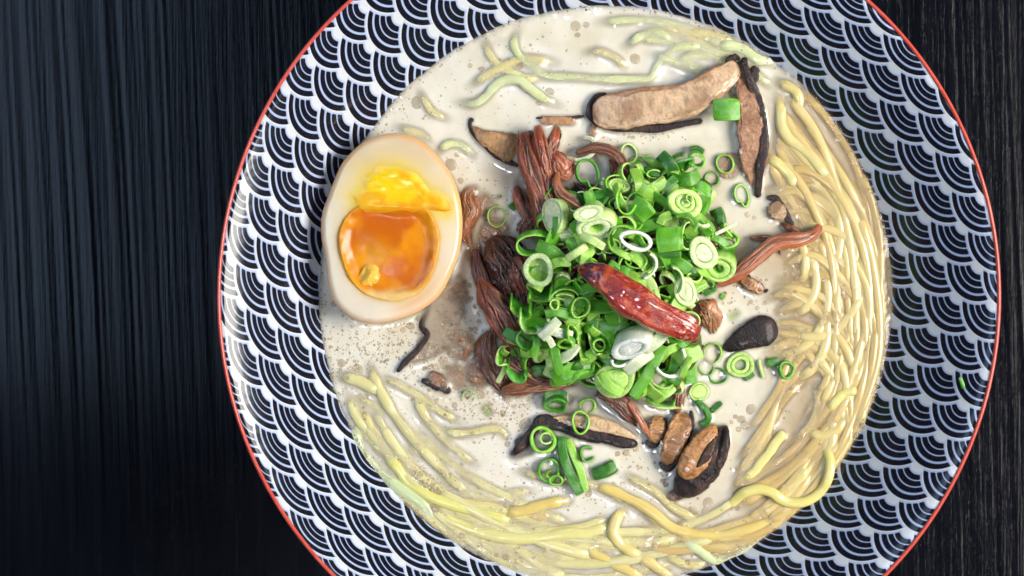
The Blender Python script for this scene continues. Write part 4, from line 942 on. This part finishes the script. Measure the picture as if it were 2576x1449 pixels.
# --- around the chilli
disc(1355,679,74,82, 'wide pale hoop left of the chilli, outer band', 'pale', 0, 2.2, 8, 200, z=.0165, seed=35, rings=(.93,), hole=.66)
ring(1352,683,44,40, 'dark leaf curl seen inside the wide pale hoop', 'dark', 0, 2.4, .8, 35, 260, z=.0135, seed=36)
ring(1356,668,42,20, 'second leaf fold inside the wide pale hoop', 'dark', 6, 2.0, .8, 20, 260, z=.0145, arc=(170, 370), seed=37)
ring(1362,738,66,56, 'chunky green barrel below the wide pale hoop', 'mid', 10, 5.0, .8, 55, 260, z=.0155, arc=(150, 395), seed=38)
ring(1352,722,60,40, 'pale rim piece behind the chunky green barrel', 'light', 10, 3.4, .8, 55, 240, z=.0145, arc=(30, 215), seed=39)
ring(1312,768,54,40, 'short bright green tube piece at the left edge', 'mid', 8, 4.6, .7, 60, 265, z=.0135, arc=(150, 390), seed=40)
ring(1345,800,78,44, 'pale ribbed tube wall lying open at the left', 'light', -4, 4.6, .9, 55, 268, z=.0145, arc=(150, 395), seed=41)
ring(1350,812,80,44, 'lower band of the pale ribbed tube wall', 'pale', -4, 3.2, .7, 55, 268, z=.0130, arc=(170, 370), seed=42)
ring(1422,745,76,48, 'layered oval ring set left of the chilli', 'mid', -8, 3.2, .8, 18, 260, z=.0165, seed=43)
ring(1422,744,46,24, 'inner layer of the oval ring set', 'light', -8, 3.0, .7, 18, 260, z=.0175, seed=44)
ring(1456,775,42,56, 'frosted green loop under the chilli middle', 'mid', -12, 3.0, .8, 22, 20, z=.0195, seed=45)
ring(1505,765,42,44, 'shaded ring under the lower edge of the chilli', 'dark', 0, 2.4, .8, 15, 100, z=.0150, seed=46)
ring(1396,764,24,24, 'tiny wet loop left of the frosted loop', 'light', 0, 2.6, .6, 20, 240, z=.0195, seed=47)
strip([(1372,790,.0),(1400,784,.001),(1430,792,.0),(1455,805,-.0005)], 24, 'bluish green strip crossing above the white shreds', 'mid', .7, z=.0190)
strip([(1448,800),(1440,815),(1436,826)], 30, 'square ended light strip right of the white shreds', 'light', .7, z=.0190)
strip([(1360,850,.0),(1385,826,.001),(1405,805,.0)], 26, 'white wedge of onion slanting up, brightest at the left', 'white', .9, z=.0205)
strip([(1370,822,.0),(1400,835,.001),(1440,845,.0)], 24, 'broad white strip under the white wedge', 'white', .9, z=.0195)
strip([(1352,832,.0),(1378,850,.001),(1392,872,.0)], 16, 'white splinter pointing down from the wedge', 'white', .8, z=.0192)
ring(1330,850,60,52, 'crushed dark ring under the white wedge', 'dark', 20, 2.8, .8, 25, 240, z=.0135, seed=48)
strip([(1268,832,.0),(1300,852,.001),(1332,876,.0)], 27, 'dark blue green strip jutting out at the lower left', 'dark', .7, z=.0125)
strip([(1352,850,.001),(1347,875,.001),(1340,898,.0)], 20, 'wet bright strip hanging over the dark meat', 'mid', .9, z=.0155)
disc(1354,898,30,28, 'glassy round tip under the hanging wet strip', 'light', 0, 1.5, 10, 0, z=.0115, seed=49, rings=(.93,))
ring(1436,842,38,46, 'light leaf ring right of the broad white strip', 'mid', 30, 2.8, .9, 30, 40, z=.0200, arc=(-60, 200), seed=50)
ring(1425,862,44,36, 'small green hoop below the broad white strip', 'mid', 20, 2.8, .9, 30, 240, z=.0190, seed=51)
strip([(1408,905,.0),(1432,892,.001),(1452,868,.0)], 26, 'creamy ribbed half moon below the green hoop', 'white', 1.2, z=.0160, roll=-.5)
strip([(1392,858,.0),(1397,890,.001),(1404,925,.0),(1412,940,-.001)], 24, 'long mid green strip running down to the lower leaf', 'mid', .8, z=.0165)
ring(1468,858,30,104, 'tall pale arc of outer layer in the lower middle', 'light', 4, 4.2, .8, 32, 180, z=.0160, arc=(60, 300), seed=52)
ring(1505,848,44,96, 'tall yellow green arc right of the tall pale arc', 'light', 14, 4.2, .8, 30, 180, z=.0165, arc=(80, 290), seed=53)
strip([(1520,792,.0),(1548,830,.0016),(1580,872,.0)], 72, 'broad olive leaf under the chilli', 'mid', .7, z=.0150, ridges=5)
ring(1507,866,34,30, 'small sunken ring at the foot of the tall arcs', 'mid', 0, 2.6, .8, 15, 270, z=.0175, seed=54)
strip([(1590,770,.0),(1620,800,.001),(1648,820,.0)], 40, 'yellow green leaf behind the big white slice', 'light', .7, z=.0170)
# --- lower part
disc(1590,862,112,54, 'big bright white oblique slice, largest white piece below the chilli', 'white', 28, 6.0, 42, 250, z=.0215, seed=55, rings=(.93, .6))
strip([(1620,880,.0),(1648,862,.001),(1672,838,.0)], 30, 'white curved strip running from the white slice up to the chilli', 'white', 1.0, z=.0220)
strip([(1575,935,.0),(1605,910,.0016),(1640,885,.0)], 32, 'white roll under the big white slice', 'white', 1.2, z=.0195, roll=.3)
ring(1560,905,50,36, 'thin white hook left of the white roll', 'white', 0, 1.6, .9, 10, 0, z=.0210, arc=(180, 340), seed=56)
disc(1548,952,100,92, 'large folded pale green slice at the bottom of the heap', 'light', 20, 4.0, 24, 240, z=.0130, seed=57, rings=(.93, .7))
strip([(1510,940,.0),(1530,970,.001),(1565,990,.0)], 26, 'yellow green inner leaf of the folded slice', 'light', .8, z=.0155)
ring(1488,938,70,80, 'green and white rimmed ring left of the folded slice', 'mid', 20, 3.0, .8, 20, 220, z=.0105, seed=58)
strip([(1390,952,.0),(1425,940,.0018),(1470,920,.001),(1492,905,.0)], 44, 'broad folded green leaf along the bottom left', 'mid', .8, z=.0120, roll=.25)
strip([(1385,965,.0),(1425,958,.001),(1475,945,.0)], 26, 'bright lower edge of the broad folded leaf', 'mid', 1.0, z=.0092, roll=.9)
ring(1300,930,54,32, 'dark green barrel shaped piece at the far lower left', 'dark', -6, 4.2, .8, 60, 262, z=.0085, arc=(140, 400), seed=59)
ring(1272,895,40,50, 'olive and pale split tube at the far lower left', 'light', 0, 3.6, .8, 35, 180, z=.0080, arc=(90, 300), seed=60)
strip([(1275,905,.001),(1268,930,.001),(1252,962,-.001)], 13, 'frayed pale shred hanging below the split tube', 'pale', .7, z=.0065)
strip([(1268,935),(1285,948),(1296,958)], 6, 'second frayed thread beside the pale shred', 'pale', .6, z=.0055)
ring(1686,905,88,88, 'thin white open hoop at the lower right of the heap', 'white', -20, 2.0, 1.1, 12, 60, z=.0150, arc=(-130, 60), seed=61)
ring(1682,915,80,66, 'pale ring half below the thin white hoop', 'pale', 0, 2.4, 1.0, 12, 60, z=.0140, arc=(190, 350), seed=62)
ring(1664,905,52,60, 'dark ring inside the thin white hoop', 'dark', 0, 3.0, .9, 20, 60, z=.0105, seed=63)
strip([(1715,948,.0),(1724,925,.001),(1735,898,.0)], 17, 'straight light green stick at the lower right of the heap', 'light', 1.6, z=.0165)
strip([(1592,1000,-.001),(1625,950,.0),(1650,905,.001),(1665,868,.0)], 28, 'long bright leaf slanting up the lower right flank', 'mid', .9, z=.0150)
strip([(1640,1000,.0),(1665,985,.001),(1690,965,.0)], 42, 'light green tube wall at the bottom right of the heap', 'light', .9, z=.0085)
strip([(1625,1010),(1665,1024),(1718,1022)], 12, 'thin pale strip lying in the broth under the heap', 'pale', .9, z=.003)
ring(1660,1000,74,44, 'dull green curl at the very bottom of the heap', 'mid', -8, 3.0, .8, 30, 250, z=.0065, arc=(160, 360), seed=64)
disc(1723,733,52,76, 'creamy white slice right of the chilli', 'pale', 12, 2.6, 12, 300, z=.0165, seed=65, rings=(.93, .66))
ring(1692,705,54,70, 'white green arc tucked behind the chilli', 'pale', 0, 3.2, .9, 20, 300, z=.0190, arc=(-60, 90), seed=66)
strip([(1612,690),(1632,705),(1645,728)], 24, 'pale strip peeping over the chilli', 'pale', .8, z=.0190)
strip([(1690,650,.0),(1712,665,.001),(1735,680,.0)], 30, 'bright leaf fold between rectangle and creamy slice', 'mid', .9, z=.0170, roll=.5)
ring(1745,700,46,30, 'light loop right of the leaf fold', 'light', 20, 2.6, .8, 25, 60, z=.0150, seed=67)
ring(1775,722,48,30, 'wavy dark green loop over the right meat', 'dark', 25, 2.6, .8, 20, 60, z=.0085, arc=(-40, 230), seed=68)
strip([(1770,740),(1788,732),(1802,722)], 16, 'dark leaf tip beside the wavy loop', 'dark', .9, z=.0055)
strip([(1745,650+180),(1752,860),(1748,895)], 26, 'dark green leaf under the chilli tip', 'dark', .8, z=.0065)
strip([(1740,870,.0),(1735,920,.0),(1738,965,-.001)], 34, 'smooth green leaf sliding into the broth at the lower right', 'mid', .7, z=.0048)
# --- loose pieces in the broth
strip([(1794,278,.0),(1827,276,.001),(1861,276,.0)], 55, 'green square of leaf lying on the top mushroom slice', 'mid', 1.0, z=.0062, ridges=4, seed=70)
ring(1822,412,42,54, 'upper of two joined loops floating right of the heap', 'mid', 15, 2.0, .8, 6, 0, z=.0008, seed=71)
ring(1790,450,38,38, 'lower of two joined loops floating right of the heap', 'dark', 0, 1.8, .6, 0, 0, z=.0001, seed=72)
ring(1865,492,40,58, 'kinked thin ring floating inside the mushroom strip', 'mid', 10, 1.8, .7, 4, 0, z=.0004, kink=.3, seed=73)
ring(1250,545,52,50, 'thin ring filled with broth between egg and meat', 'mid', 0, 1.8, .5, 0, 0, z=.0005, seed=74)
strip([(1284,512),(1290,520),(1297,524)], 16, 'tiny dark leaf crumb beside the broth filled ring', 'dark', .8, z=.0008)
strip([(1245,498),(1262,493)], 7, 'speck of green leaf above the broth filled ring', 'dark', .5, z=.0001)
ring(1178,998,34,34, 'hair thin green arc floating in the left froth', 'mid', 0, 1.4, .35, 0, 0, z=.0002, arc=(-40, 190), seed=75)
strip([(1215,1020),(1228,1035),(1232,1045)], 22, 'drowned pale green flake in the left froth', 'light', .4, z=-.0004)
ring(1397,1012,62,54, 'dark domed piece of leaf under the heap, bottom left', 'dark', 0, 4.5, 1.0, 25, 270, z=.0022, arc=(20, 330), seed=76)
strip([(1370,1000),(1397,996),(1424,1004)], 36, 'roof of the dark domed leaf piece', 'dark', .9, z=.0042)
ring(1478,1020,40,40, 'round upper half of the twisted figure eight ring', 'mid', 0, 2.0, .9, 5, 0, z=.0042, arc=(-80, 200), seed=77)
ring(1460,1062,44,62, 'long lower half of the twisted figure eight ring', 'mid', -8, 2.0, .9, 5, 0, z=.0040, seed=78)
ring(1366,1106,68,66, 'fat green ring with wet inner fold, top of the lower cluster', 'mid', 0, 2.6, 1.4, 8, 200, z=.0026, seed=79)
ring(1375,1102,36,30, 'inner fold of the fat green ring', 'light', 0, 2.0, .9, 10, 200, z=.0026, seed=80)
ring(1381,1182,56,60, 'nested ring pair below the fat green ring', 'dark', 0, 2.2, .9, 8, 200, z=.0014, seed=81)
ring(1390,1192,34,26, 'small curl inside the nested ring pair', 'mid', 0, 2.4, .9, 8, 200, z=.0018, arc=(100, 380), seed=82)
ring(1398,1208,34,30, 'little bottom ring of the lower cluster', 'mid', 0, 2.2, .9, 5, 0, z=.0018, seed=83)
strip([(1412,1098,.0),(1416,1140,.0008),(1430,1185,.0008),(1460,1243,.0)], 25, 'long dark green leaf strip at the right of the lower cluster', 'dark', 1.0, z=.0022, seed=84)
strip([(1428,1105,.0),(1442,1140,.0006),(1460,1185,.0),(1472,1235,-.0006)], 20, 'milky inner side of the long leaf strip', 'light', .7, z=.0012, seed=85)
ring(1477,1142,44,40, 'open hook of leaf right of the long strip', 'dark', 10, 2.2, .9, 6, 0, z=.0014, arc=(40, 320), seed=86)
strip([(1492,1193,.0),(1520,1185,.0008),(1548,1170,.0)], 34, 'folded dark green leaf bit floating alone at the lower middle', 'dark', .9, z=.0012, seed=87)
disc(1758,985,50,46, 'round glassy slice floating below the heap on the right', 'light', 0, 1.6, 0, 0, z=.0006, seed=88, rings=(.93, .75))
strip([(1752,1010,.0),(1775,1030,.0004),(1782,1055,.0),(1762,1070,-.0006)], 16, 'dark green ribbon twisting beside the mushroom tops', 'dark', 1.2, z=.0012)
strip([(1790,1035),(1805,1022),(1815,1012)], 12, 'short green tail beside the dark twisting ribbon', 'dark', .9, z=.0008)
ring(1792,888,44,56, 'submerged ring left of the black mushroom cap', 'mid', 0, 2.0, .7, 0, 0, z=.0000, seed=89)
ring(1805,945,46,44, 'submerged ring filled with dark broth under the heap right', 'dark', 0, 2.0, .7, 0, 0, z=.0001, seed=90)
ring(1775,925,40,40, 'ghostly ring under the film at the right of the heap', 'dark', 0, 1.6, .6, 0, 0, z=-.0002, seed=91)
disc(1862,918,72,62, 'wide pale green slice floating below the black mushroom cap', 'light', 20, 1.8, 0, 0, z=.0004, seed=92, rings=(.93, .7), hole=.4)
strip([(1910,905,.0),(1913,925,.0004),(1920,950,-.0004)], 8, 'white thread of onion right of the wide floating slice', 'pale', .8, z=.0012)
ring(1978,930,44,44, 'green loop with yellow broth inside at the far right', 'dark', 15, 2.4, 1.1, 0, 0, z=.0010, seed=93)
strip([(1928,912),(1942,912),(1960,908)], 22, 'dark ruffled leaf left of the far right loop', 'dark', .9, z=.0010)
strip([(1872,952),(1885,945),(1895,938)], 17, 'small dark leaf chip below the wide floating slice', 'dark', .9, z=.0008)
strip([(1830,800),(1848,792),(1858,780)], 22, 'sunken light green leaf above the black mushroom cap', 'light', .5, z=-.0008)
strip([(1812,742),(1822,750)], 14, 'tiny green crumb glinting below the straight meat stick', 'mid', .6, z=.0004)
def rim_fleck():
    z = float(wall_z(0.1035)) + .0004
    V, f, c = ribbon(np.array([W(2414, 948, z + .0005), W(2420, 962, z + .0003), W(2424, 978, z)]), mm(5), .0004, sq=4, n=16, seg=12,
                     colf=lambda S, T: lerp(G0, G1, vnoise(S * 5, T, 3)))
    o = build('onion_crumb', V, f, M_scal, col=c); tag(o, 'tiny green onion crumb stuck on the right inside wall of the bowl', 'spring onion')
rim_fleck()

# pale sliver lying over the upper meat
strip([(1468,345,.0),(1490,350,.001),(1499,372,.0015),(1485,392,.001),(1455,402,.0),(1425,396,-.001)], 9, 'curved white root thread looping over the broth above the heap', 'white', 1.0, z=.0022)

# ------------------------------------------------------------------ chilli
def chilli():
    root = empty('dried_chilli', W(1600, 755, Z0 + .026), 'glossy dried red chilli with dark purple stem end on top of the onions', 'chilli')
    pts = [(1454,676,.0),(1490,688,.001),(1535,715,.0015),(1590,755,.0015),(1645,790,.001),(1700,818,.0005),(1735,832,.0),(1757,846,-.0015)]
    def disp(S, T):
        ct = np.cos(T)
        return .34 * (vnoise(S * 5 + 3, ct * 1.8 + 2, 3) - .5) + .22 * (vnoise(S * 11, ct * 3.5, 7) - .5) + .16 * (vnoise(S * 3.5, ct * 7, 9) - .5) - .10 * np.exp(-((S - .15 + .05 * ct) / .02) ** 2) - .10 * np.exp(-((S - .92 - .03 * ct) / .02) ** 2)
    def cc(S, T):
        c = lerp((.34, .016, .007), (.17, .008, .007), sstep(.4, .7, fbm(S * 9, T * .8, 12)))
        d = np.clip(1 - sstep(.02, .36, S + .16 * (fbm(S * 10, T, 4) - .5)), 0, 1) * .95
        c = c * (1 - d[..., None]) + np.array((.045, .010, .020)) * d[..., None]
        e = np.exp(-((S - .205) / .022) ** 2) * .8; c = c * (1 - e[..., None]) + np.array((.55, .10, .02)) * e[..., None]
        e = sstep(.95, 1, S); c = c * (1 - e[..., None]) + np.array((.10, .02, .02)) * e[..., None]
        e = sstep(.80, 1.0, -np.sin(T) * .3 + np.abs(np.cos(T))) * (np.cos(T) < 0) * sstep(.3, .5, S) * sstep(1, .8, S) * .5
        return c * (1 - e[..., None]) + np.array((.50, .25, .12)) * e[..., None]
    V, f, c = ribbon(wpath(pts, Z0 + .0262), np.array([mm(a, .07) / 2 for a in (30, 60, 76, 84, 88, 88, 86, 80, 58)]), np.array([mm(a, .07) / 2 for a in (16, 40, 54, 58, 56, 50, 44, 34, 16)]),
                     sq=2.3, seg=56, n=150, colf=cc, dispf=disp, endpow=.3)
    build('pod', V, f, M_chil, root, col=c)
    V, f, c = ribbon(wpath([(1738,840,-.003),(1748,852,-.0035),(1756,858,-.004)], Z0 + .0262), mm(13), mm(9), sq=2.5, seg=16, n=20,
                     colf=lambda S, T: lerp((.22, .02, .008), (.12, .012, .006), vnoise(S * 5, T, 2)))
    build('torn_tip', V, f, M_chil, root, col=c)
chilli()

# ------------------------------------------------------------------ broth
def make_soup():
    RS = 0.0850; st = 0.00034
    xs = np.arange(CX - RS, CX + RS + st, st); ys = np.arange(CY - RS * 1.012, CY + RS * 1.012 + st, st)
    X, Y = np.meshgrid(xs, ys); ny, nx = X.shape
    rr = np.hypot(X - CX, (Y - CY) / 1.012)
    # top of everything that sits in the broth
    vs = []; fs = []; off = 0
    for V, f in SUB:
        vs.append(V); fs += [[i + off for i in q] for q in f]; off += len(V)
    bvh = BVHTree.FromPolygons(np.vstack(vs).tolist(), fs, all_triangles=False)
    Ht = np.full(X.shape, -1.0); dn = Vector((0, 0, -1)); rc = bvh.ray_cast
    m_in = rr < RS
    I, J = np.nonzero(m_in)
    for i, j in zip(I.tolist(), J.tolist()):
        h = rc(Vector((X[i, j], Y[i, j], 0.12)), dn, 0.12)
        if h[0] is not None: Ht[i, j] = h[0].z
    px = X / ((H - Z0) / F) + 1288; py = 724.5 - Y / ((H - Z0) / F)
    Zs = Z0 + 0.0007 * (fbm(px / 80, py / 80, 21) - .5)
    Zs += 0.0007 * sstep(.0800, .0845, rr) * (fbm(px / 14, py / 14, 5) + .1)
    out = (Ht > Zs + .0001).astype(float)
    def blur(a, k, it=2):
        for _ in range(it):
            for ax in (0, 1):
                c = np.cumsum(np.concatenate([np.repeat(np.take(a, [0], ax), k + 1, ax), a, np.repeat(np.take(a, [-1], ax), k, ax)], ax), ax)
                a = (np.take(c, range(2 * k + 1, c.shape[ax]), ax) - np.take(c, range(0, c.shape[ax] - 2 * k - 1), ax)) / (2 * k + 1)
        return a
    b = blur(out, 3, 2); Zs = Zs + 0.00075 * b
    # thin film pushed up over shallow things
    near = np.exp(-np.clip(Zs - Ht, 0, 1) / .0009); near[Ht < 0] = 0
    filmth = 0.00006 + 0.0013 * (fbm(px / 42, py / 42, 41) - .38)
    Hn = np.where((Ht > 0) & (Ht < Z0 + .0011), Ht + filmth, Zs)
    Zs = Zs + np.clip(blur(np.maximum(Zs, Hn), 3, 2) - blur(Zs, 3, 2), 0, 1)
    dep = np.clip(Zs - Ht, 0, 1)
    dwall = np.clip(Zs - wall_z(rr), 0, 1)
    op = 1 - 0.96 * np.exp(-dep / 0.0011); op[Ht < 0] = 1; out2 = (Ht > Zs + .00025); far = out2 & (blur(out2.astype(float), 2, 1) > .98); op[out2] = 0.10; op[far] = 1
    op = np.clip(blur(op, 2, 1), 0, 1); op = op * (1 - .75 * np.exp(-dwall / (.0005 + .0008 * sstep(1700, 2200, px) + .0006 * fbm(px / 25, py / 25, 91))))
    def G(cx, cy, sx, sy, a): return a * np.exp(-((px - cx) / sx) ** 2 - ((py - cy) / sy) ** 2)
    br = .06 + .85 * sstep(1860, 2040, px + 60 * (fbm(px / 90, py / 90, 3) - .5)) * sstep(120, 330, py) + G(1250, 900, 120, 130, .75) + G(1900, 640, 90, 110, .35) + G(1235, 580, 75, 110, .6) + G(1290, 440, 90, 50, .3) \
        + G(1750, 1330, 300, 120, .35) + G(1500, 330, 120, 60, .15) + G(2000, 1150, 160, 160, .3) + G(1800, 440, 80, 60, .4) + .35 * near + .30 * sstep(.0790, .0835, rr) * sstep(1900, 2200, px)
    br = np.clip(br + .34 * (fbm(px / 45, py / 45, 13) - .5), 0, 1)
    fo = np.clip(G(950, 880, 180, 130, 1) + G(1150, 880, 160, 160, 1) + G(1250, 1030, 150, 80, .8) + G(1150, 1200, 110, 90, .8) + G(880, 1040, 80, 200, .6) + G(1600, 1180, 300, 70, .3) + G(2000, 1000, 200, 300, .35) + .15 + .6 * sstep(.079, .083, rr), 0, 1)
    idm = -np.ones(X.shape, int); idm[m_in] = np.arange(m_in.sum())
    V = np.stack([X[m_in], Y[m_in], Zs[m_in]], -1)
    a, b_, c, d = idm[:-1, :-1], idm[:-1, 1:], idm[1:, 1:], idm[1:, :-1]
    ok = (a >= 0) & (b_ >= 0) & (c >= 0) & (d >= 0)
    fcs = np.stack([a[ok], b_[ok], c[ok], d[ok]], -1).tolist()
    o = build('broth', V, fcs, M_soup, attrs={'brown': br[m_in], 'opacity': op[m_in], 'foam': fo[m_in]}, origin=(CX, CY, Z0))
    tag(o, 'creamy off white broth with froth filling the bowl', 'broth', kind='stuff')
    return xs, ys, Zs, Ht
xs_, ys_, Zs_, Ht_ = make_soup()
def soup_at(x, y):
    i = int(round((y - ys_[0]) / (ys_[1] - ys_[0]))); j = int(round((x - xs_[0]) / (xs_[1] - xs_[0])))
    if not (0 <= i < Zs_.shape[0] and 0 <= j < Zs_.shape[1]): return None
    if Ht_[i, j] > Zs_[i, j]: return None
    return Zs_[i, j]

# ------------------------------------------------------------------ froth bubbles
def make_bubbles():
    big = [(1448,65,14),(1475,62,9),(1453,88,8),(1597,148,15),(1050,258,16),(1382,232,13),(1357,258,8),(1308,166,10),(1213,175,8),(1183,165,7),(1352,520,6),
           (1150,388,8),(1132,415,18),(1128,445,14),(1158,455,9),(1175,478,14),(1172,752,12),(1159,842,14),(1194,830,10),(1166,850,8),(1138,888,14),(1120,905,8),
           (1120,920,16),(1034,820,12),(1014,830,8),(988,836,5),(1053,800,8),(1112,905,12),(1138,845,7),(1129,832,5),(1097,925,12),(1083,925,10),(1125,925,7),
           (859,914,11),(875,905,4),(856,930,5),(899,932,16),(830,950,10),(815,853,6),(830,872,5),(841,764,9),(848,880,4),(1178,1038-939+939-45,11),
           (1144,1020,8),(1211,994,11),(1265,1040,9),(1058,1013,6),(1040,1006,6),(925,992,6),(918,1042,7),(1043,1188,7),(1058,1192,9),(1072,1194,6),
           (1048,1202,5),(1060,1212,7),(1071,1219,9),(1089,1219,7),(1087,1232,9),(1103,1237,8),(1066,1186,4),(1078,1206,4),(1083,1195,4),(1097,1276,13),
           (1277,1117,9),(1160,1170,7),(1189,1090,6),(1193,1112,5),(1325,1070,20),(1277,1005,10),(1600,1128,9),(1575,1138,10),(1553,1141,8),(1566,1217,8),
           (1543,1217,7),(1480,1240,10),(1675,1220,9),(1667,1210,8),(1782,1266,15),(1743,1286,15),(1775,1286,11),(1845,1268,10),(1855,1277,8),(1272,1272,8),
           (1284,1298-10,12),(1197,1267,13),(1162,1347,9),(1273,1400,10),(1250,1395,6),(1240,1100,5),(1888,760,7),(1905,775,6),(1925,762,6),(2005,700,8),(1995,690,7),
           (1975,690,6),(1880,540,8),(1898,548,6),(1808,547,5),(1600,325,7),(1592,345,6),(1560,330,5),(1570,338,4),(1865,1055,12),(1850,1048,7),(1875,1070,14),
           (1840,1062,6),(1858,1080,8),(1890,1030,14),(1300,985,6),(1242,985,6),(1390,1030,5),(2085,900,10),(2065,910,7),(1796,1398,13),(1730,1415,8),(1765,1385,6),
           (1710,1020+300,9),(2135,1120,12),(2150,1095,9),(2120,1140,7),(2168,1070,9),(870,975,5),(905,1160-20,5),(878,1110,5),(900,1130,4),(1100,1300,5)]
    cl = [(950,880,150,90,200,2,5),(1150,860,110,140,170,2,7),(1230,1010,120,70,170,2,5),(1110,1215,60,55,60,2,4),(1440,1230,300,60,110,1.5,4),(1640,1165,110,60,60,2,5),
          (1350,150,200,70,60,1.5,4),(1620,330,110,25,60,2,4),(1860,740,120,60,70,2,5),(2040,860,160,250,140,2,5),(880,1060,60,170,130,1.5,4),(1280,1250,260,120,120,1.5,3),
          (1700,1340,200,80,80,1.5,4),(960,880,170,110,380,1.2,2.6),(1170,880,130,150,260,1.2,2.8),(1300,1020,160,60,160,1.2,2.6),(1450,1220,420,120,300,1,2.2),(1250,330,260,180,220,1,2.2),(1100,1120,160,150,260,1,2.4),(1230,520,90,90,60,1.5,4),(1000,290,120,90,50,1.5,4),(1280,1380,200,50,80,2,4),(2120,1130,70,70,60,2,5),(1760,100,200,50,40,1.5,3)]
    for cx, cy, sx, sy, n, a, b in cl:
        for _ in range(n): big.append((rnd.gauss(cx, sx * .55), rnd.gauss(cy, sy * .55), a + (b - a) * rnd.random() ** 2.2))
    # crowded froth along the waterline
    for _ in range(420):
        th = rnd.uniform(0, 6.283); r = .0838 - abs(rnd.gauss(0, .0011)); x = CX + r * math.cos(th); y = CY + r * 1.012 * math.sin(th)
        big.append((x / ((H - Z0) / F) + 1288, 724.5 - y / ((H - Z0) / F), rnd.uniform(1.4, 3.6)))
    V = []; Fc = []; seg = 10
    for x, y, r in big:
        X, Y, _ = W(x, y, Z0); z = soup_at(X, Y)
        if z is None or math.hypot(X - CX, (Y - CY) / 1.012) > .0840: continue
        r = mm(r); b = len(V); e = rnd.uniform(.85, 1.1)
        for q, (k, hz) in enumerate(((1.0, -.00010), (.95, .00005), (.72, .05 * r + .00006), (.35, .09 * r + .00006))):
            for t in range(seg):
                a = t * 2 * math.pi / seg; V.append((X + r * k * math.cos(a), Y + r * e * k * math.sin(a), z + hz))
        V.append((X, Y, z + .10 * r + .00006))
        for q in range(3):
            for t in range(seg):
                u = (t + 1) % seg; Fc.append((b + q * seg + t, b + q * seg + u, b + (q + 1) * seg + u, b + (q + 1) * seg + t))
        for t in range(seg): Fc.append((b + 3 * seg + t, b + 3 * seg + (t + 1) % seg, b + 4 * seg))
    o = build('froth_bubbles', V, Fc, M_bub, origin=(CX, CY, Z0)); tag(o, 'tan froth bubbles scattered over the broth', 'froth', kind='stuff')
make_bubbles()
